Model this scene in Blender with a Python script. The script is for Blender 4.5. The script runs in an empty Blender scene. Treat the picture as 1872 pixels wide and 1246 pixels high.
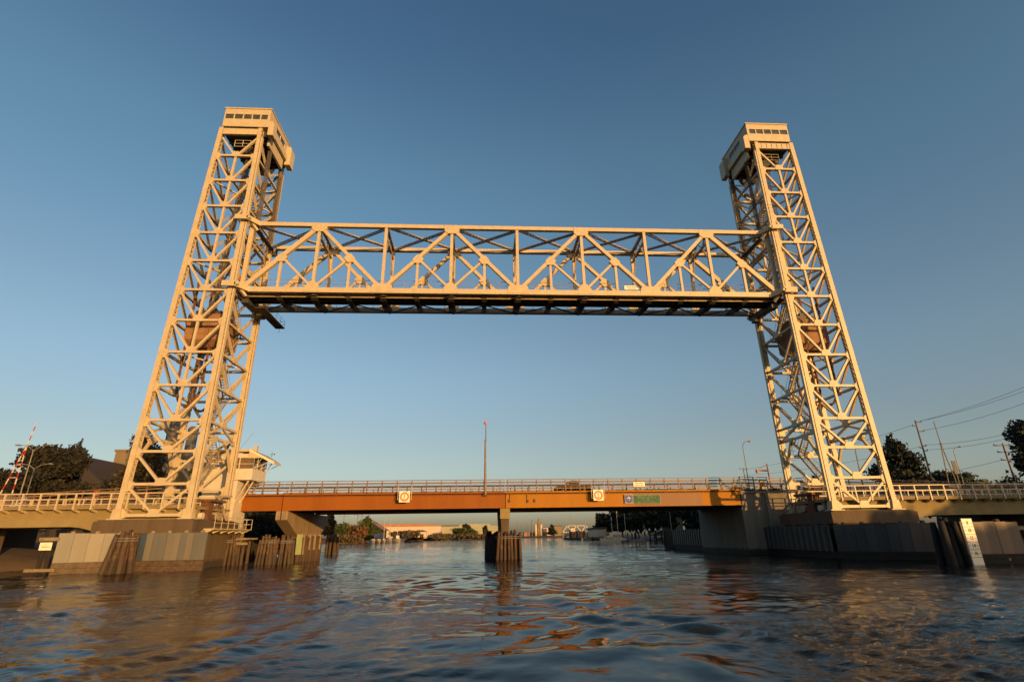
import bpy, math, random
import numpy as np
from mathutils import Vector, Matrix
random.seed(7); RNG = np.random.default_rng(7)
SC = bpy.context.scene; COL = SC.collection
V = Vector

# ------------------------------------------------------------------ camera
CAM = V((-4.3333, -58.3008, 2.64))
cR = V((0.99839047, -0.0548706, -0.01434192)); cU = V((-0.00567034, -0.34819056, 0.93740662)); cF = V((0.05642978, 0.93581652, 0.34794127))
FPX = 960.58
cd = bpy.data.cameras.new('camera'); cam = bpy.data.objects.new('camera', cd); COL.objects.link(cam)
cd.sensor_width = 36; cd.lens = 36 * FPX / 1872; cd.clip_end = 6000; cd.clip_start = 0.3
m3 = Matrix((cR, cU, -cF)).transposed()
cam.matrix_world = Matrix.Translation(CAM) @ m3.to_4x4()
SC.camera = cam

# ------------------------------------------------------------------ sky, sun, exposure
SUN_TRAVEL = V((-0.65, 1.0, -0.122)).normalized()
sun_pos = -SUN_TRAVEL
SUN_EL = math.asin(sun_pos.z); SUN_ROT = math.atan2(sun_pos.x, sun_pos.y)
w = bpy.data.worlds.new('World'); SC.world = w; w.use_nodes = True
nt = w.node_tree; bg = nt.nodes['Background']
sky = nt.nodes.new('ShaderNodeTexSky'); sky.sky_type = 'NISHITA'; sky.sun_disc = False
sky.sun_elevation = SUN_EL; sky.sun_rotation = SUN_ROT
sky.altitude = 0; sky.air_density = 0.85; sky.dust_density = 1.5; sky.ozone_density = 1.6
tint = nt.nodes.new('ShaderNodeMix'); tint.data_type = 'RGBA'; tint.blend_type = 'MULTIPLY'; tint.inputs[0].default_value = 1; tint.clamp_result = False
# colour gains set by height above the horizon, standing in for evening haze
tc = nt.nodes.new('ShaderNodeTexCoord'); sz = nt.nodes.new('ShaderNodeSeparateXYZ'); nt.links.new(tc.outputs['Generated'], sz.inputs[0])
ramp = nt.nodes.new('ShaderNodeValToRGB'); nt.links.new(sz.outputs[2], ramp.inputs[0]); cr = ramp.color_ramp; cr.interpolation = 'EASE'
for i, (z_, c_) in enumerate(((0.0, (.97, .86, 1.02)), (.14, (1.14, .93, .82)), (.31, (1.26, 1.12, .99)), (.59, (1.08, 1.20, 1.10)), (.80, (.80, .96, 1.02)))):
    e_ = cr.elements[i] if i < 2 else cr.elements.new(z_); e_.position = z_; e_.color = tuple(v / 1.5 for v in c_) + (1,)
gain = nt.nodes.new('ShaderNodeMix'); gain.data_type = 'RGBA'; gain.blend_type = 'MULTIPLY'; gain.inputs[0].default_value = 1; gain.inputs[7].default_value = (1.43, 1.5, 1.545, 1); gain.clamp_result = False
nt.links.new(ramp.outputs[0], gain.inputs[6]); nt.links.new(gain.outputs[2], tint.inputs[7])
nt.links.new(sky.outputs[0], tint.inputs[6]); nt.links.new(tint.outputs[2], bg.inputs[0]); bg.inputs[1].default_value = 0.15
sl = bpy.data.lights.new('sun', 'SUN'); sl.energy = 4.5; sl.angle = math.radians(0.53); sl.color = (1.0, 0.55, 0.17)
so = bpy.data.objects.new('sun', sl); COL.objects.link(so); so.rotation_euler = SUN_TRAVEL.to_track_quat('-Z', 'Y').to_euler(); so.location = (80, -120, 60)
vs = SC.view_settings; vs.view_transform = 'Standard'; vs.look = 'None'; vs.gamma = 1; vs.exposure = 0.36; vs.use_curve_mapping = False
SC.cycles.max_bounces = 6

# ------------------------------------------------------------------ helpers
def at(px, py, y):
    "a pixel of the 1872-wide photograph carried out to the plane at depth y"
    d = cF + cR * ((px - 936) / FPX) + cU * ((623 - py) / FPX)
    return CAM + d * ((y - CAM.y) / d.y)

def mat(name, col, rough=0.6, col2=None, scale=1.0, mix=0.5, rust=None, rust_amt=0.0, rscale=0.6, metal=0.0, bump=0.0, bscale=8.0, streak=False, wet=None, spec=0.5):
    m = bpy.data.materials.new(name); m.use_nodes = True; n = m.node_tree; N = n.nodes; L = n.links
    p = N['Principled BSDF']; p.inputs['Roughness'].default_value = rough; p.inputs['Metallic'].default_value = metal
    p.inputs['Specular IOR Level'].default_value = spec
    g = N.new('ShaderNodeNewGeometry')
    vec = g.outputs['Position']
    if streak:
        mp = N.new('ShaderNodeMapping'); mp.inputs['Scale'].default_value = (1, 1, 0.12); L.new(vec, mp.inputs[0]); vec = mp.outputs[0]
    nz = N.new('ShaderNodeTexNoise'); nz.inputs['Scale'].default_value = scale; nz.inputs['Detail'].default_value = 6; nz.inputs['Roughness'].default_value = 0.62; L.new(vec, nz.inputs['Vector'])
    c2 = col2 or tuple(c * 0.75 for c in col)
    if not name.startswith(('sign', 'faded', 'pale_green_l')): col = tuple(c * 0.75 for c in col); c2 = tuple(c * 0.75 for c in c2)
    mr = N.new('ShaderNodeMapRange'); mr.inputs[1].default_value = 0.35; mr.inputs[2].default_value = 0.7; mr.inputs[4].default_value = min(1, mix * 2); L.new(nz.outputs[0], mr.inputs[0])
    mx = N.new('ShaderNodeMix'); mx.data_type = 'RGBA'; mx.inputs[6].default_value = (*col, 1); mx.inputs[7].default_value = (*c2, 1); L.new(mr.outputs[0], mx.inputs[0])
    out = mx.outputs[2]
    if rust:
        n2 = N.new('ShaderNodeTexNoise'); n2.inputs['Scale'].default_value = rscale; n2.inputs['Detail'].default_value = 8; n2.inputs['Roughness'].default_value = 0.7; L.new(vec, n2.inputs['Vector'])
        m2 = N.new('ShaderNodeMapRange'); m2.inputs[1].default_value = 0.72 - rust_amt * 0.3; m2.inputs[2].default_value = 0.80 - rust_amt * 0.25; L.new(n2.outputs[0], m2.inputs[0])
        x2 = N.new('ShaderNodeMix'); x2.data_type = 'RGBA'; x2.inputs[7].default_value = (*rust, 1); L.new(out, x2.inputs[6]); L.new(m2.outputs[0], x2.inputs[0]); out = x2.outputs[2]
    if wet:                                  # tide stain below a height
        sx = N.new('ShaderNodeSeparateXYZ'); L.new(g.outputs['Position'], sx.inputs[0])
        n3 = N.new('ShaderNodeTexNoise'); n3.inputs['Scale'].default_value = 1.3; n3.inputs['Detail'].default_value = 5; L.new(g.outputs['Position'], n3.inputs['Vector'])
        ad = N.new('ShaderNodeMath'); ad.operation = 'MULTIPLY_ADD'; ad.inputs[1].default_value = 0.55; L.new(n3.outputs[0], ad.inputs[0]); L.new(sx.outputs[2], ad.inputs[2])
        m3_ = N.new('ShaderNodeMapRange'); m3_.inputs[1].default_value = wet[0] + 0.1; m3_.inputs[2].default_value = wet[0] + 0.4; m3_.inputs[3].default_value = 1; m3_.inputs[4].default_value = 0; L.new(ad.outputs[0], m3_.inputs[0])
        x3 = N.new('ShaderNodeMix'); x3.data_type = 'RGBA'; x3.inputs[7].default_value = (*wet[1], 1); L.new(out, x3.inputs[6]); L.new(m3_.outputs[0], x3.inputs[0]); out = x3.outputs[2]
    L.new(out, p.inputs['Base Color'])
    if bump:
        nb = N.new('ShaderNodeTexNoise'); nb.inputs['Scale'].default_value = bscale; nb.inputs['Detail'].default_value = 6; L.new(vec, nb.inputs['Vector'])
        b = N.new('ShaderNodeBump'); b.inputs['Strength'].default_value = bump; b.inputs['Distance'].default_value = 0.05; L.new(nb.outputs[0], b.inputs['Height']); L.new(b.outputs[0], p.inputs['Normal'])
    return m

RUST = (0.16, 0.06, 0.025)
M = {}
M['cream'] = mat('cream_paint', (0.66, 0.54, 0.34), 0.5, (0.56, 0.445, 0.275), 1.3, 0.5, RUST, 0.14, 2.2)
M['cream_dirty_shade'] = mat('weathered_and_shade_cream_paint', (0.46, 0.37, 0.24), 0.6, (0.30, 0.22, 0.13), 1.6, 0.6, RUST, 0.35, 1.2, bump=0.2)
M['white'] = mat('white_paint', (0.74, 0.68, 0.56), 0.5, (0.62, 0.54, 0.42), 2.0, 0.4)
M['grey_steel'] = mat('grey_steel', (0.20, 0.19, 0.17), 0.55, (0.13, 0.12, 0.11), 2.0, 0.5, RUST, 0.15, 2.0)
M['dark_steel'] = mat('dark_steel', (0.07, 0.065, 0.06), 0.6, (0.045, 0.04, 0.035), 2.0, 0.5, RUST, 0.15, 1.0)
M['rusty'] = mat('rusty_steel', (0.20, 0.085, 0.035), 0.75, (0.10, 0.045, 0.025), 3.0, 0.6, bump=0.3, bscale=14)
M['cable'] = mat('wire_rope', (0.11, 0.075, 0.05), 0.6, (0.06, 0.045, 0.035), 5.0, 0.5)
M['cweight'] = mat('brown_counterweight', (0.38, 0.20, 0.09), 0.8, (0.26, 0.13, 0.055), 1.2, 0.5, (0.12, 0.06, 0.03), 0.12, 0.9, bump=0.2, streak=True)
M['red_girder'] = mat('red_oxide_paint', (0.33, 0.104, 0.010), 0.6, (0.28, 0.085, 0.008), 0.8, 0.5, (0.16, 0.06, 0.02), 0.08, 0.6, streak=True, spec=0.2)
M['orange_girder'] = mat('orange_paint', (0.46, 0.19, 0.010), 0.6, (0.40, 0.16, 0.008), 0.8, 0.5, (0.2, 0.08, 0.02), 0.08, 0.6, streak=True, spec=0.2)
M['patch_girder'] = mat('repainted_red_oxide', (0.24, 0.085, 0.02), 0.55, (0.20, 0.07, 0.017), 1.0, 0.5, streak=True)
M['rail_brown'] = mat('brown_railing_paint', (0.27, 0.16, 0.09), 0.55, (0.2, 0.11, 0.06), 2.0, 0.5, RUST, 0.1, 2.0)
M['concrete'] = mat('pale_concrete', (0.33, 0.25, 0.105), 0.85, (0.26, 0.19, 0.08), 0.7, 0.5, (0.17, 0.13, 0.09), 0.12, 0.5, bump=0.25, bscale=6)
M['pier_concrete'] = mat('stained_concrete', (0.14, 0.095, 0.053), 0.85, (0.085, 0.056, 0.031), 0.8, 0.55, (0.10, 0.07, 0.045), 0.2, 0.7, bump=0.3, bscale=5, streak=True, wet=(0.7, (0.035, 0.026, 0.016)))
M['board_concrete'] = mat('board_marked_concrete', (0.38, 0.28, 0.17), 0.85, (0.19, 0.125, 0.068), 4.0, 0.7, (0.10, 0.07, 0.04), 0.12, 2.2, bump=0.3, streak=True, wet=(0.6, (0.03, 0.022, 0.014)))
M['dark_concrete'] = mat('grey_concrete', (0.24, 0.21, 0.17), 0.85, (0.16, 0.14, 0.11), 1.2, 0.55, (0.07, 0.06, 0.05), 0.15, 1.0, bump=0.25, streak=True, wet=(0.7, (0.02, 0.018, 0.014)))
M['pile'] = mat('creosoted_timber', (0.12, 0.07, 0.038), 0.8, (0.035, 0.022, 0.014), 7.0, 0.75, (0.30, 0.22, 0.14), 0.1, 4.0, bump=0.6, bscale=12, streak=True, wet=(0.9, (0.055, 0.036, 0.02)))
M['pile_red'] = mat('reddish_timber', (0.13, 0.057, 0.026), 0.85, (0.04, 0.02, 0.012), 3.0, 0.8, (0.34, 0.24, 0.15), 0.22, 2.6, bump=0.8, bscale=9, wet=(1.2, (0.05, 0.028, 0.016)))
M['pile_pale'] = mat('split_timber', (0.15, 0.09, 0.045), 0.85, (0.04, 0.024, 0.014), 3.0, 0.8, (0.36, 0.28, 0.18), 0.25, 2.6, bump=0.8, bscale=9, wet=(1.2, (0.045, 0.028, 0.016)))
M['black_pile'] = mat('black_timber', (0.022, 0.018, 0.014), 0.85, (0.012, 0.01, 0.008), 5.0, 0.5, (0.10, 0.075, 0.05), 0.05, 4.0, bump=0.5, bscale=12, streak=True)
M['timber'] = mat('wet_timber', (0.14, 0.085, 0.045), 0.7, (0.05, 0.032, 0.02), 3.0, 0.6, (0.26, 0.19, 0.10), 0.1, 3.0, bump=0.5, bscale=9)
M['plank'] = mat('bleached_timber', (0.34, 0.26, 0.16), 0.8, (0.2, 0.14, 0.08), 3.0, 0.5, bump=0.3)
for k, c in dict(a=(0.195, 0.178, 0.146), b=(0.225, 0.20, 0.158), c=(0.17, 0.163, 0.145), d=(0.15, 0.147, 0.135), e=(0.21, 0.182, 0.14), f=(0.05, 0.075, 0.11)).items():
    M['panel_' + k] = mat('fender_panel_' + k, c, 0.55, tuple(x * 0.82 for x in c), 1.2, 0.5, (0.20, 0.14, 0.08), 0.06, 1.0, streak=True)
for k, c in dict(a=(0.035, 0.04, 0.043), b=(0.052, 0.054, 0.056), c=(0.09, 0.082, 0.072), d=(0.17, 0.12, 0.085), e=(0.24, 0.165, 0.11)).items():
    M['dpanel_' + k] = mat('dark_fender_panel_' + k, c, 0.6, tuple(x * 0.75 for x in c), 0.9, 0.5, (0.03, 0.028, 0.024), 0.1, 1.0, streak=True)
M['sheet'] = mat('green_grey_sheet', (0.05, 0.06, 0.058), 0.55, (0.03, 0.034, 0.033), 1.4, 0.5, (0.09, 0.08, 0.06), 0.1, 1.0, streak=True)
M['glass'] = mat('window_glass', (0.05, 0.06, 0.05), 0.12, (0.10, 0.10, 0.07), 1.2, 0.5, spec=0.8)
M['blind'] = mat('brown_window_screen', (0.20, 0.12, 0.07), 0.6, (0.14, 0.08, 0.05), 2.0, 0.5)
M['asphalt'] = mat('asphalt', (0.06, 0.058, 0.055), 0.9, (0.045, 0.043, 0.04), 3.0, 0.5)
M['sign_white'] = mat('sign_white', (0.80, 0.72, 0.58), 0.5, (0.74, 0.65, 0.5), 3.0, 0.3)
M['sign_orange'] = mat('sign_orange', (0.75, 0.15, 0.01), 0.6, (0.7, 0.13, 0.01), 3.0, 0.3)
M['sign_black'] = mat('sign_black', (0.03, 0.03, 0.03), 0.5)
M['sign_green'] = mat('sign_green', (0.002, 0.062, 0.022), 0.6, (0.002, 0.055, 0.018), 3.0, 0.3)
M['sign_blue'] = mat('sign_blue', (0.008, 0.035, 0.26), 0.5, (0.008, 0.03, 0.22), 3.0, 0.3)
M['sign_faded'] = mat('faded_lettering', (0.42, 0.30, 0.15), 0.6)
M['sign_mint'] = mat('pale_green_lettering', (0.22, 0.36, 0.18), 0.6)
M['red'] = mat('red_paint', (0.45, 0.03, 0.02), 0.5, (0.36, 0.025, 0.02), 3.0, 0.4)
M['lamp_metal'] = mat('galvanised_steel', (0.32, 0.31, 0.28), 0.5, (0.24, 0.23, 0.21), 3.0, 0.4)
M['pole_wood'] = mat('weathered_pole_timber', (0.20, 0.13, 0.08), 0.85, (0.12, 0.08, 0.05), 3.0, 0.5, streak=True)
M['bark'] = mat('bark', (0.09, 0.06, 0.04), 0.9, (0.05, 0.035, 0.025), 4.0, 0.5, bump=0.5)
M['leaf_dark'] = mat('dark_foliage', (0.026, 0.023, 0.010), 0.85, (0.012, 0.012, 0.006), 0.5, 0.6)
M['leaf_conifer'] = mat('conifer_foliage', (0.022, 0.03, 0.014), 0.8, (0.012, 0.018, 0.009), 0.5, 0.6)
M['leaf_olive'] = mat('olive_foliage', (0.08, 0.058, 0.017), 0.8, (0.035, 0.03, 0.011), 0.7, 0.6)
M['leaf_green'] = mat('green_foliage', (0.075, 0.10, 0.02), 0.7, (0.045, 0.065, 0.015), 0.3, 0.6)
M['leaf_russet'] = mat('russet_foliage', (0.24, 0.09, 0.035), 0.7, (0.15, 0.07, 0.03), 0.3, 0.6)
M['leaf_scrub'] = mat('scrub_foliage', (0.14, 0.095, 0.04), 0.75, (0.09, 0.07, 0.03), 0.2, 0.6)
M['earth'] = mat('bank_earth', (0.16, 0.105, 0.06), 0.95, (0.09, 0.065, 0.04), 0.25, 0.6, (0.07, 0.075, 0.03), 0.3, 0.08, bump=0.5, bscale=1.5)
M['wall_cream'] = mat('warehouse_white', (0.70, 0.56, 0.44), 0.8, (0.62, 0.5, 0.38), 0.05, 0.4)
M['wall_pale'] = mat('warehouse_pale_green', (0.40, 0.39, 0.27), 0.8, (0.34, 0.32, 0.22), 0.05, 0.4)
M['wall_tan'] = mat('tan_wall', (0.27, 0.20, 0.11), 0.8, (0.22, 0.165, 0.09), 0.2, 0.4)
M['roof_red'] = mat('faded_red_roof', (0.34, 0.17, 0.11), 0.85, (0.27, 0.14, 0.09), 0.1, 0.5)
M['roof_grey'] = mat('grey_brown_roof', (0.055, 0.04, 0.032), 0.85, (0.04, 0.03, 0.024), 0.1, 0.5)
M['silo'] = mat('silo_concrete', (0.17, 0.15, 0.125), 0.85, (0.13, 0.11, 0.09), 0.4, 0.5, streak=True)
M['hull_white'] = mat('white_gelcoat', (0.78, 0.68, 0.52), 0.35, (0.7, 0.6, 0.45), 1.0, 0.3)
M['hull_dull'] = mat('dull_white_gelcoat', (0.34, 0.31, 0.27), 0.4, (0.28, 0.25, 0.22), 1.0, 0.3)
M['canvas_blue'] = mat('blue_canvas', (0.03, 0.06, 0.20), 0.8, (0.02, 0.05, 0.16), 1.0, 0.4)
M['mast'] = mat('aluminium_mast', (0.6, 0.52, 0.42), 0.4)
M['car_black'] = mat('black_car_paint', (0.014, 0.011, 0.010), 0.85, (0.018, 0.014, 0.012), 2.0, 0.3, spec=0.1)
M['car_glass'] = mat('tinted_car_glass', (0.015, 0.013, 0.012), 0.5, spec=0.15)
M['tyre'] = mat('tyre_rubber', (0.015, 0.015, 0.015), 0.9)
M['orange_post'] = mat('orange_steel', (0.42, 0.14, 0.04), 0.55, (0.32, 0.11, 0.03), 3.0, 0.4)
M['yellow'] = mat('yellow_paint', (0.60, 0.40, 0.08), 0.5)

class MB:
    def __init__(s): s.v = []; s.f = []
    def add(s, vs, fs):
        b = len(s.v); s.v += [tuple(v) for v in vs]; s.f += [tuple(i + b for i in f) for f in fs]; return s
    def box(s, x0, y0, z0, x1, y1, z1):
        x0, x1 = sorted((x0, x1)); y0, y1 = sorted((y0, y1)); z0, z1 = sorted((z0, z1))
        return s.add([(x0, y0, z0), (x1, y0, z0), (x1, y1, z0), (x0, y1, z0), (x0, y0, z1), (x1, y0, z1), (x1, y1, z1), (x0, y1, z1)],
                     [(0, 3, 2, 1), (4, 5, 6, 7), (0, 1, 5, 4), (1, 2, 6, 5), (2, 3, 7, 6), (3, 0, 4, 7)])
    def beam(s, a, b, wd, th, n=(0, 1, 0), w2=None):
        "bar from a to b: wd across in the plane, th along n"
        a = V(a); b = V(b); d = (b - a).normalized(); n = V(n); n = (n - d * n.dot(d))
        if n.length < 1e-4: n = d.orthogonal()
        n.normalize(); sd = d.cross(n); w2 = wd if w2 is None else w2; vs = []
        for p, ww in ((a, wd), (b, w2)):
            for i, j in ((-1, -1), (1, -1), (1, 1), (-1, 1)): vs.append(p + sd * (i * ww / 2) + n * (j * th / 2))
        return s.add(vs, [(0, 1, 2, 3), (7, 6, 5, 4), (0, 4, 5, 1), (1, 5, 6, 2), (2, 6, 7, 3), (3, 7, 4, 0)])
    def prism(s, poly, ax, lo, hi):
        "polygon in the two other axes, extruded along ax"
        def p3(p, t):
            q = list(p); q.insert(ax, t); return q
        k = len(poly); vs = [p3(p, lo) for p in poly] + [p3(p, hi) for p in poly]
        return s.add(vs, [tuple(range(k))[::-1], tuple(range(k, 2 * k))] + [(i, (i + 1) % k, k + (i + 1) % k, k + i) for i in range(k)])
    def tube(s, pts, r, n=6, r2=None, cap=True):
        pts = [V(p) for p in pts]; k = len(pts); vs = []; rr = r if isinstance(r, (list, tuple)) else [r + ((r2 if r2 is not None else r) - r) * i / max(1, k - 1) for i in range(k)]
        for i, p in enumerate(pts):
            d = (pts[min(i + 1, k - 1)] - pts[max(i - 1, 0)]).normalized()
            u = d.cross(V((0, 0, 1)));  u = V((1, 0, 0)) if u.length < 1e-3 else u.normalized(); q = d.cross(u)
            for j in range(n):
                a = 2 * math.pi * j / n; vs.append(p + (u * math.cos(a) + q * math.sin(a)) * rr[i])
        fs = [(i * n + j, i * n + (j + 1) % n, (i + 1) * n + (j + 1) % n, (i + 1) * n + j) for i in range(k - 1) for j in range(n)]
        if cap: fs += [tuple(range(n))[::-1], tuple((k - 1) * n + j for j in range(n))]
        return s.add(vs, fs)
    def lathe(s, c, prof, n=12):
        c = V(c); k = len(prof); vs = [c + V((r * math.cos(2 * math.pi * j / n), r * math.sin(2 * math.pi * j / n), z)) for r, z in prof for j in range(n)]
        return s.add(vs, [(i * n + j, i * n + (j + 1) % n, (i + 1) * n + (j + 1) % n, (i + 1) * n + j) for i in range(k - 1) for j in range(n)] + [tuple(range(n))[::-1], tuple((k - 1) * n + j for j in range(n))])
    def build(s, name, m, parent=None, smooth=False):
        off = wloc(parent) if parent else V((0, 0, 0))
        me = bpy.data.meshes.new(name); me.from_pydata([(x - off.x, y - off.y, z - off.z) for x, y, z in s.v], [], s.f); me.update()
        if smooth: me.polygons.foreach_set('use_smooth', [True] * len(me.polygons))
        me.materials.append(M[m] if isinstance(m, str) else m)
        o = bpy.data.objects.new(name, me); COL.objects.link(o)
        if parent: o.parent = parent
        return o

def wloc(o):
    l = V((0, 0, 0))
    while o: l = l + o.location; o = o.parent
    return l
def tag(o, label=None, cat=None, group=None, kind=None):
    if label: o['label'] = label
    if cat: o['category'] = cat
    if group: o['group'] = group
    if kind: o['kind'] = kind
    return o
def thing(name, label, cat, loc=(0, 0, 0), group=None):
    o = bpy.data.objects.new(name, None); COL.objects.link(o); o.location = loc; o.empty_display_size = 0.5
    return tag(o, label, cat, group)
def copy_thing(o, loc, label, scale=None, rotz=None):
    c = o.copy(); COL.objects.link(c); c.location = loc; c['label'] = label
    if scale: c.scale = (scale,) * 3 if not isinstance(scale, tuple) else scale
    if rotz is not None: c.rotation_euler[2] = rotz
    def rec(src, dst):
        for ch in list(src.children):
            k = ch.copy(); COL.objects.link(k); k.parent = dst; rec(ch, k)
    rec(o, c); return c
def text_mesh(body, size, name, m, parent, loc, align='CENTER', rz=0, sx=1.0):
    cu = bpy.data.curves.new(name, 'FONT'); cu.body = body; cu.size = size; cu.align_x = align; cu.align_y = 'CENTER'; cu.extrude = 0.006; cu.offset = size * 0.02
    t = bpy.data.objects.new(name + '_curve', cu); COL.objects.link(t)
    me = bpy.data.meshes.new_from_object(t.evaluated_get(bpy.context.evaluated_depsgraph_get())); bpy.data.objects.remove(t); bpy.data.curves.remove(cu)
    R = Matrix.Rotation(math.pi / 2, 4, 'X'); me.transform(Matrix.Translation(V(loc) - wloc(parent)) @ Matrix.Rotation(rz, 4, 'Z') @ R @ Matrix.Diagonal((sx, 1, 1, 1)))
    me.materials.clear(); me.materials.append(M[m]); me.name = name
    o = bpy.data.objects.new(name, me); COL.objects.link(o); o.parent = parent; return o
def single(mb, name, m, label, cat, group=None, kind=None, smooth=False):
    return tag(mb.build(name, m, None, smooth), label, cat, group, kind)

# ------------------------------------------------------------------ water
WAKE_L = [(-4.3, -14.0), (-9.7, -33.5), (-10.8, -43.4), (-12.6, -50.0)]
WAKE_R = [(-1.5, -21.7), (-0.6, -38.2), (2.4, -41.8), (5.0, -48.0)]
def water():
    th = np.concatenate([np.linspace(-1.15, 1.15, 720), np.linspace(1.15, 2 * math.pi - 1.15, 60)[1:-1]])
    r = [0.6]
    while r[-1] < 2600: r.append(r[-1] * (1.0085 if 7 < r[-1] < 160 else 1.03) + 0.005)
    r = np.array(r); A, B = np.meshgrid(th, r)
    X = CAM.x + B * np.sin(A); Y = CAM.y + B * np.cos(A)
    spac = np.maximum(B * (2.3 / 720), B * 0.0085)
    Z = np.zeros_like(X); rg = np.random.default_rng(3)
    # patches of calm and chop, and the smooth trail of a wake ahead of the camera
    def lf(k, n, s):
        q = np.zeros_like(X); g = np.random.default_rng(s)
        for _ in range(n):
            a = g.uniform(0, 2 * math.pi); kk = k * g.uniform(0.5, 1.6); q += np.sin(kk * (X * math.cos(a) + Y * math.sin(a)) + g.uniform(0, 6.28))
        return q / math.sqrt(n)
    warpx = X + 0.9 * lf(0.5, 5, 11); warpy = Y + 0.9 * lf(0.5, 5, 12)
    patch = 0.5 + 0.5 * np.tanh(lf(0.28, 6, 5) * 1.2)
    wake = np.exp(-((X - (-2.0 + 0.04 * (Y + 58))) / (3.0 + 0.13 * (Y + 58))) ** 2) * np.clip(1.25 - (Y + 58) / 55, 0, 1)
    calm = np.clip(wake * 1.25, 0, 1); chop = (0.35 + 0.9 * patch) * (1 - 0.9 * calm)
    for i in range(120):
        lam = 0.2 * (5.0 / 0.2) ** (i / 119.0); k = 2 * math.pi / lam
        a = rg.normal(1.35, 0.8); amp = 0.0056 * lam ** 0.6 * (1.2 if lam < 1.0 else 0.66)
        f = np.clip(1.6 - 2.6 * spac / lam, 0, 1)
        ph = k * (warpx * math.cos(a) + warpy * math.sin(a)) + rg.uniform(0, 6.28)
        q = (np.exp(1.3 * np.sin(ph)) - 1.47) / 1.25
        wgt = chop if lam < 1.6 else (0.5 + 0.5 * patch) * (1 - 0.35 * calm)
        Z += amp * f * wgt * q * 0.62
    # long curved wake swells
    for cx, cy, lam, amp, wid in ((-22, -50, 3.3, 0.016, 7.0), (16, -50, 2.9, 0.015, 7.0), (-3, -16, 5.2, 0.014, 10.0)):
        d = np.hypot(X - cx, (Y - cy) * 1.25); Z += amp * np.sin(2 * math.pi * d / lam + 0.8 * lf(0.35, 3, 21)) * np.exp(-((d - 14) / wid) ** 2) * np.clip((110 - B) / 70, 0, 1)
    for lam, a, amp in ((2.1, 0.75, .010), (2.9, 2.2, .014), (4.1, 1.1, .022), (1.5, 1.9, .006), (5.5, 1.5, .026)):   # slow glassy undulation of the wake
        ph = 2 * math.pi / lam * ((X + 2.6 * lf(0.4, 5, 31)) * math.cos(a) + (Y + 2.2 * lf(0.4, 5, 32)) * math.sin(a)); Z += amp * np.sin(ph) * calm * np.clip(1.6 - 2.6 * spac / lam, 0, 1)
    for pts, wid in (WAKE_L, 2.0), (WAKE_R, 1.8):        # the two arms of a boat wake
        best = np.full(X.shape, 1e9); along = np.zeros_like(X)
        wx = X + 0.5 * lf(0.5, 4, 41); wy = Y + 0.5 * lf(0.5, 4, 42)
        for (ax, ay), (bx, by) in zip(pts, pts[1:]):
            ll = math.hypot(bx - ax, by - ay); ux, uy = (bx - ax) / ll, (by - ay) / ll
            tt = np.clip((wx - ax) * ux + (wy - ay) * uy, 0, ll); dd = (wx - ax) * -uy + (wy - ay) * ux; rr = np.hypot(wx - ax - ux * tt, wy - ay - uy * tt)
            m_ = rr < np.abs(best); best = np.where(m_, np.sign(dd) * rr, best)
        Z += 0.042 * np.cos(2 * math.pi * best / 1.9) * np.exp(-(best / wid) ** 2) * np.clip((70 - B) / 40, 0, 1)
    nr, na = X.shape
    verts = np.stack([X, Y, Z], -1).reshape(-1, 3)
    idx = np.arange(nr * na).reshape(nr, na); j2 = (np.arange(na) + 1) % na
    q = np.stack([idx[:-1], idx[1:], idx[1:][:, j2], idx[:-1][:, j2]], -1).reshape(-1, 4)
    me = bpy.data.meshes.new('water'); me.vertices.add(len(verts)); me.vertices.foreach_set('co', verts.astype(np.float32).ravel())
    me.loops.add(q.size); me.loops.foreach_set('vertex_index', q.astype(np.int32).ravel())
    me.polygons.add(len(q)); me.polygons.foreach_set('loop_start', np.arange(0, q.size, 4, dtype=np.int32)); me.polygons.foreach_set('use_smooth', np.ones(len(q), bool))
    me.update(calc_edges=True)
    at_r = me.attributes.new('ripple', 'FLOAT', 'POINT'); at_r.data.foreach_set('value', np.clip(chop, 0, 1.3).astype(np.float32).ravel())
    m = bpy.data.materials.new('estuary_water'); m.use_nodes = True; N = m.node_tree.nodes; L = m.node_tree.links; p = N['Principled BSDF']
    p.inputs['Base Color'].default_value = (0.004, 0.007, 0.007, 1); p.inputs['Specular IOR Level'].default_value = 0.24; p.inputs['Roughness'].default_value = 0.03; p.inputs['IOR'].default_value = 1.24
    g = N.new('ShaderNodeNewGeometry'); mp = N.new('ShaderNodeMapping'); mp.inputs['Scale'].default_value = (1, 1.5, 1); L.new(g.outputs['Position'], mp.inputs[0])
    n1 = N.new('ShaderNodeTexNoise'); n1.inputs['Scale'].default_value = 3.2; n1.inputs['Detail'].default_value = 7; n1.inputs['Roughness'].default_value = 0.6; n1.inputs['Distortion'].default_value = 0.6; L.new(mp.outputs[0], n1.inputs['Vector'])
    n2 = N.new('ShaderNodeTexNoise'); n2.inputs['Scale'].default_value = 0.09; n2.inputs['Detail'].default_value = 3; L.new(g.outputs['Position'], n2.inputs['Vector'])
    mr = N.new('ShaderNodeMapRange'); mr.inputs[1].default_value = 0.38; mr.inputs[2].default_value = 0.66; mr.inputs[3].default_value = 0.12; mr.inputs[4].default_value = 0.55; L.new(n2.outputs[0], mr.inputs[0])
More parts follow.
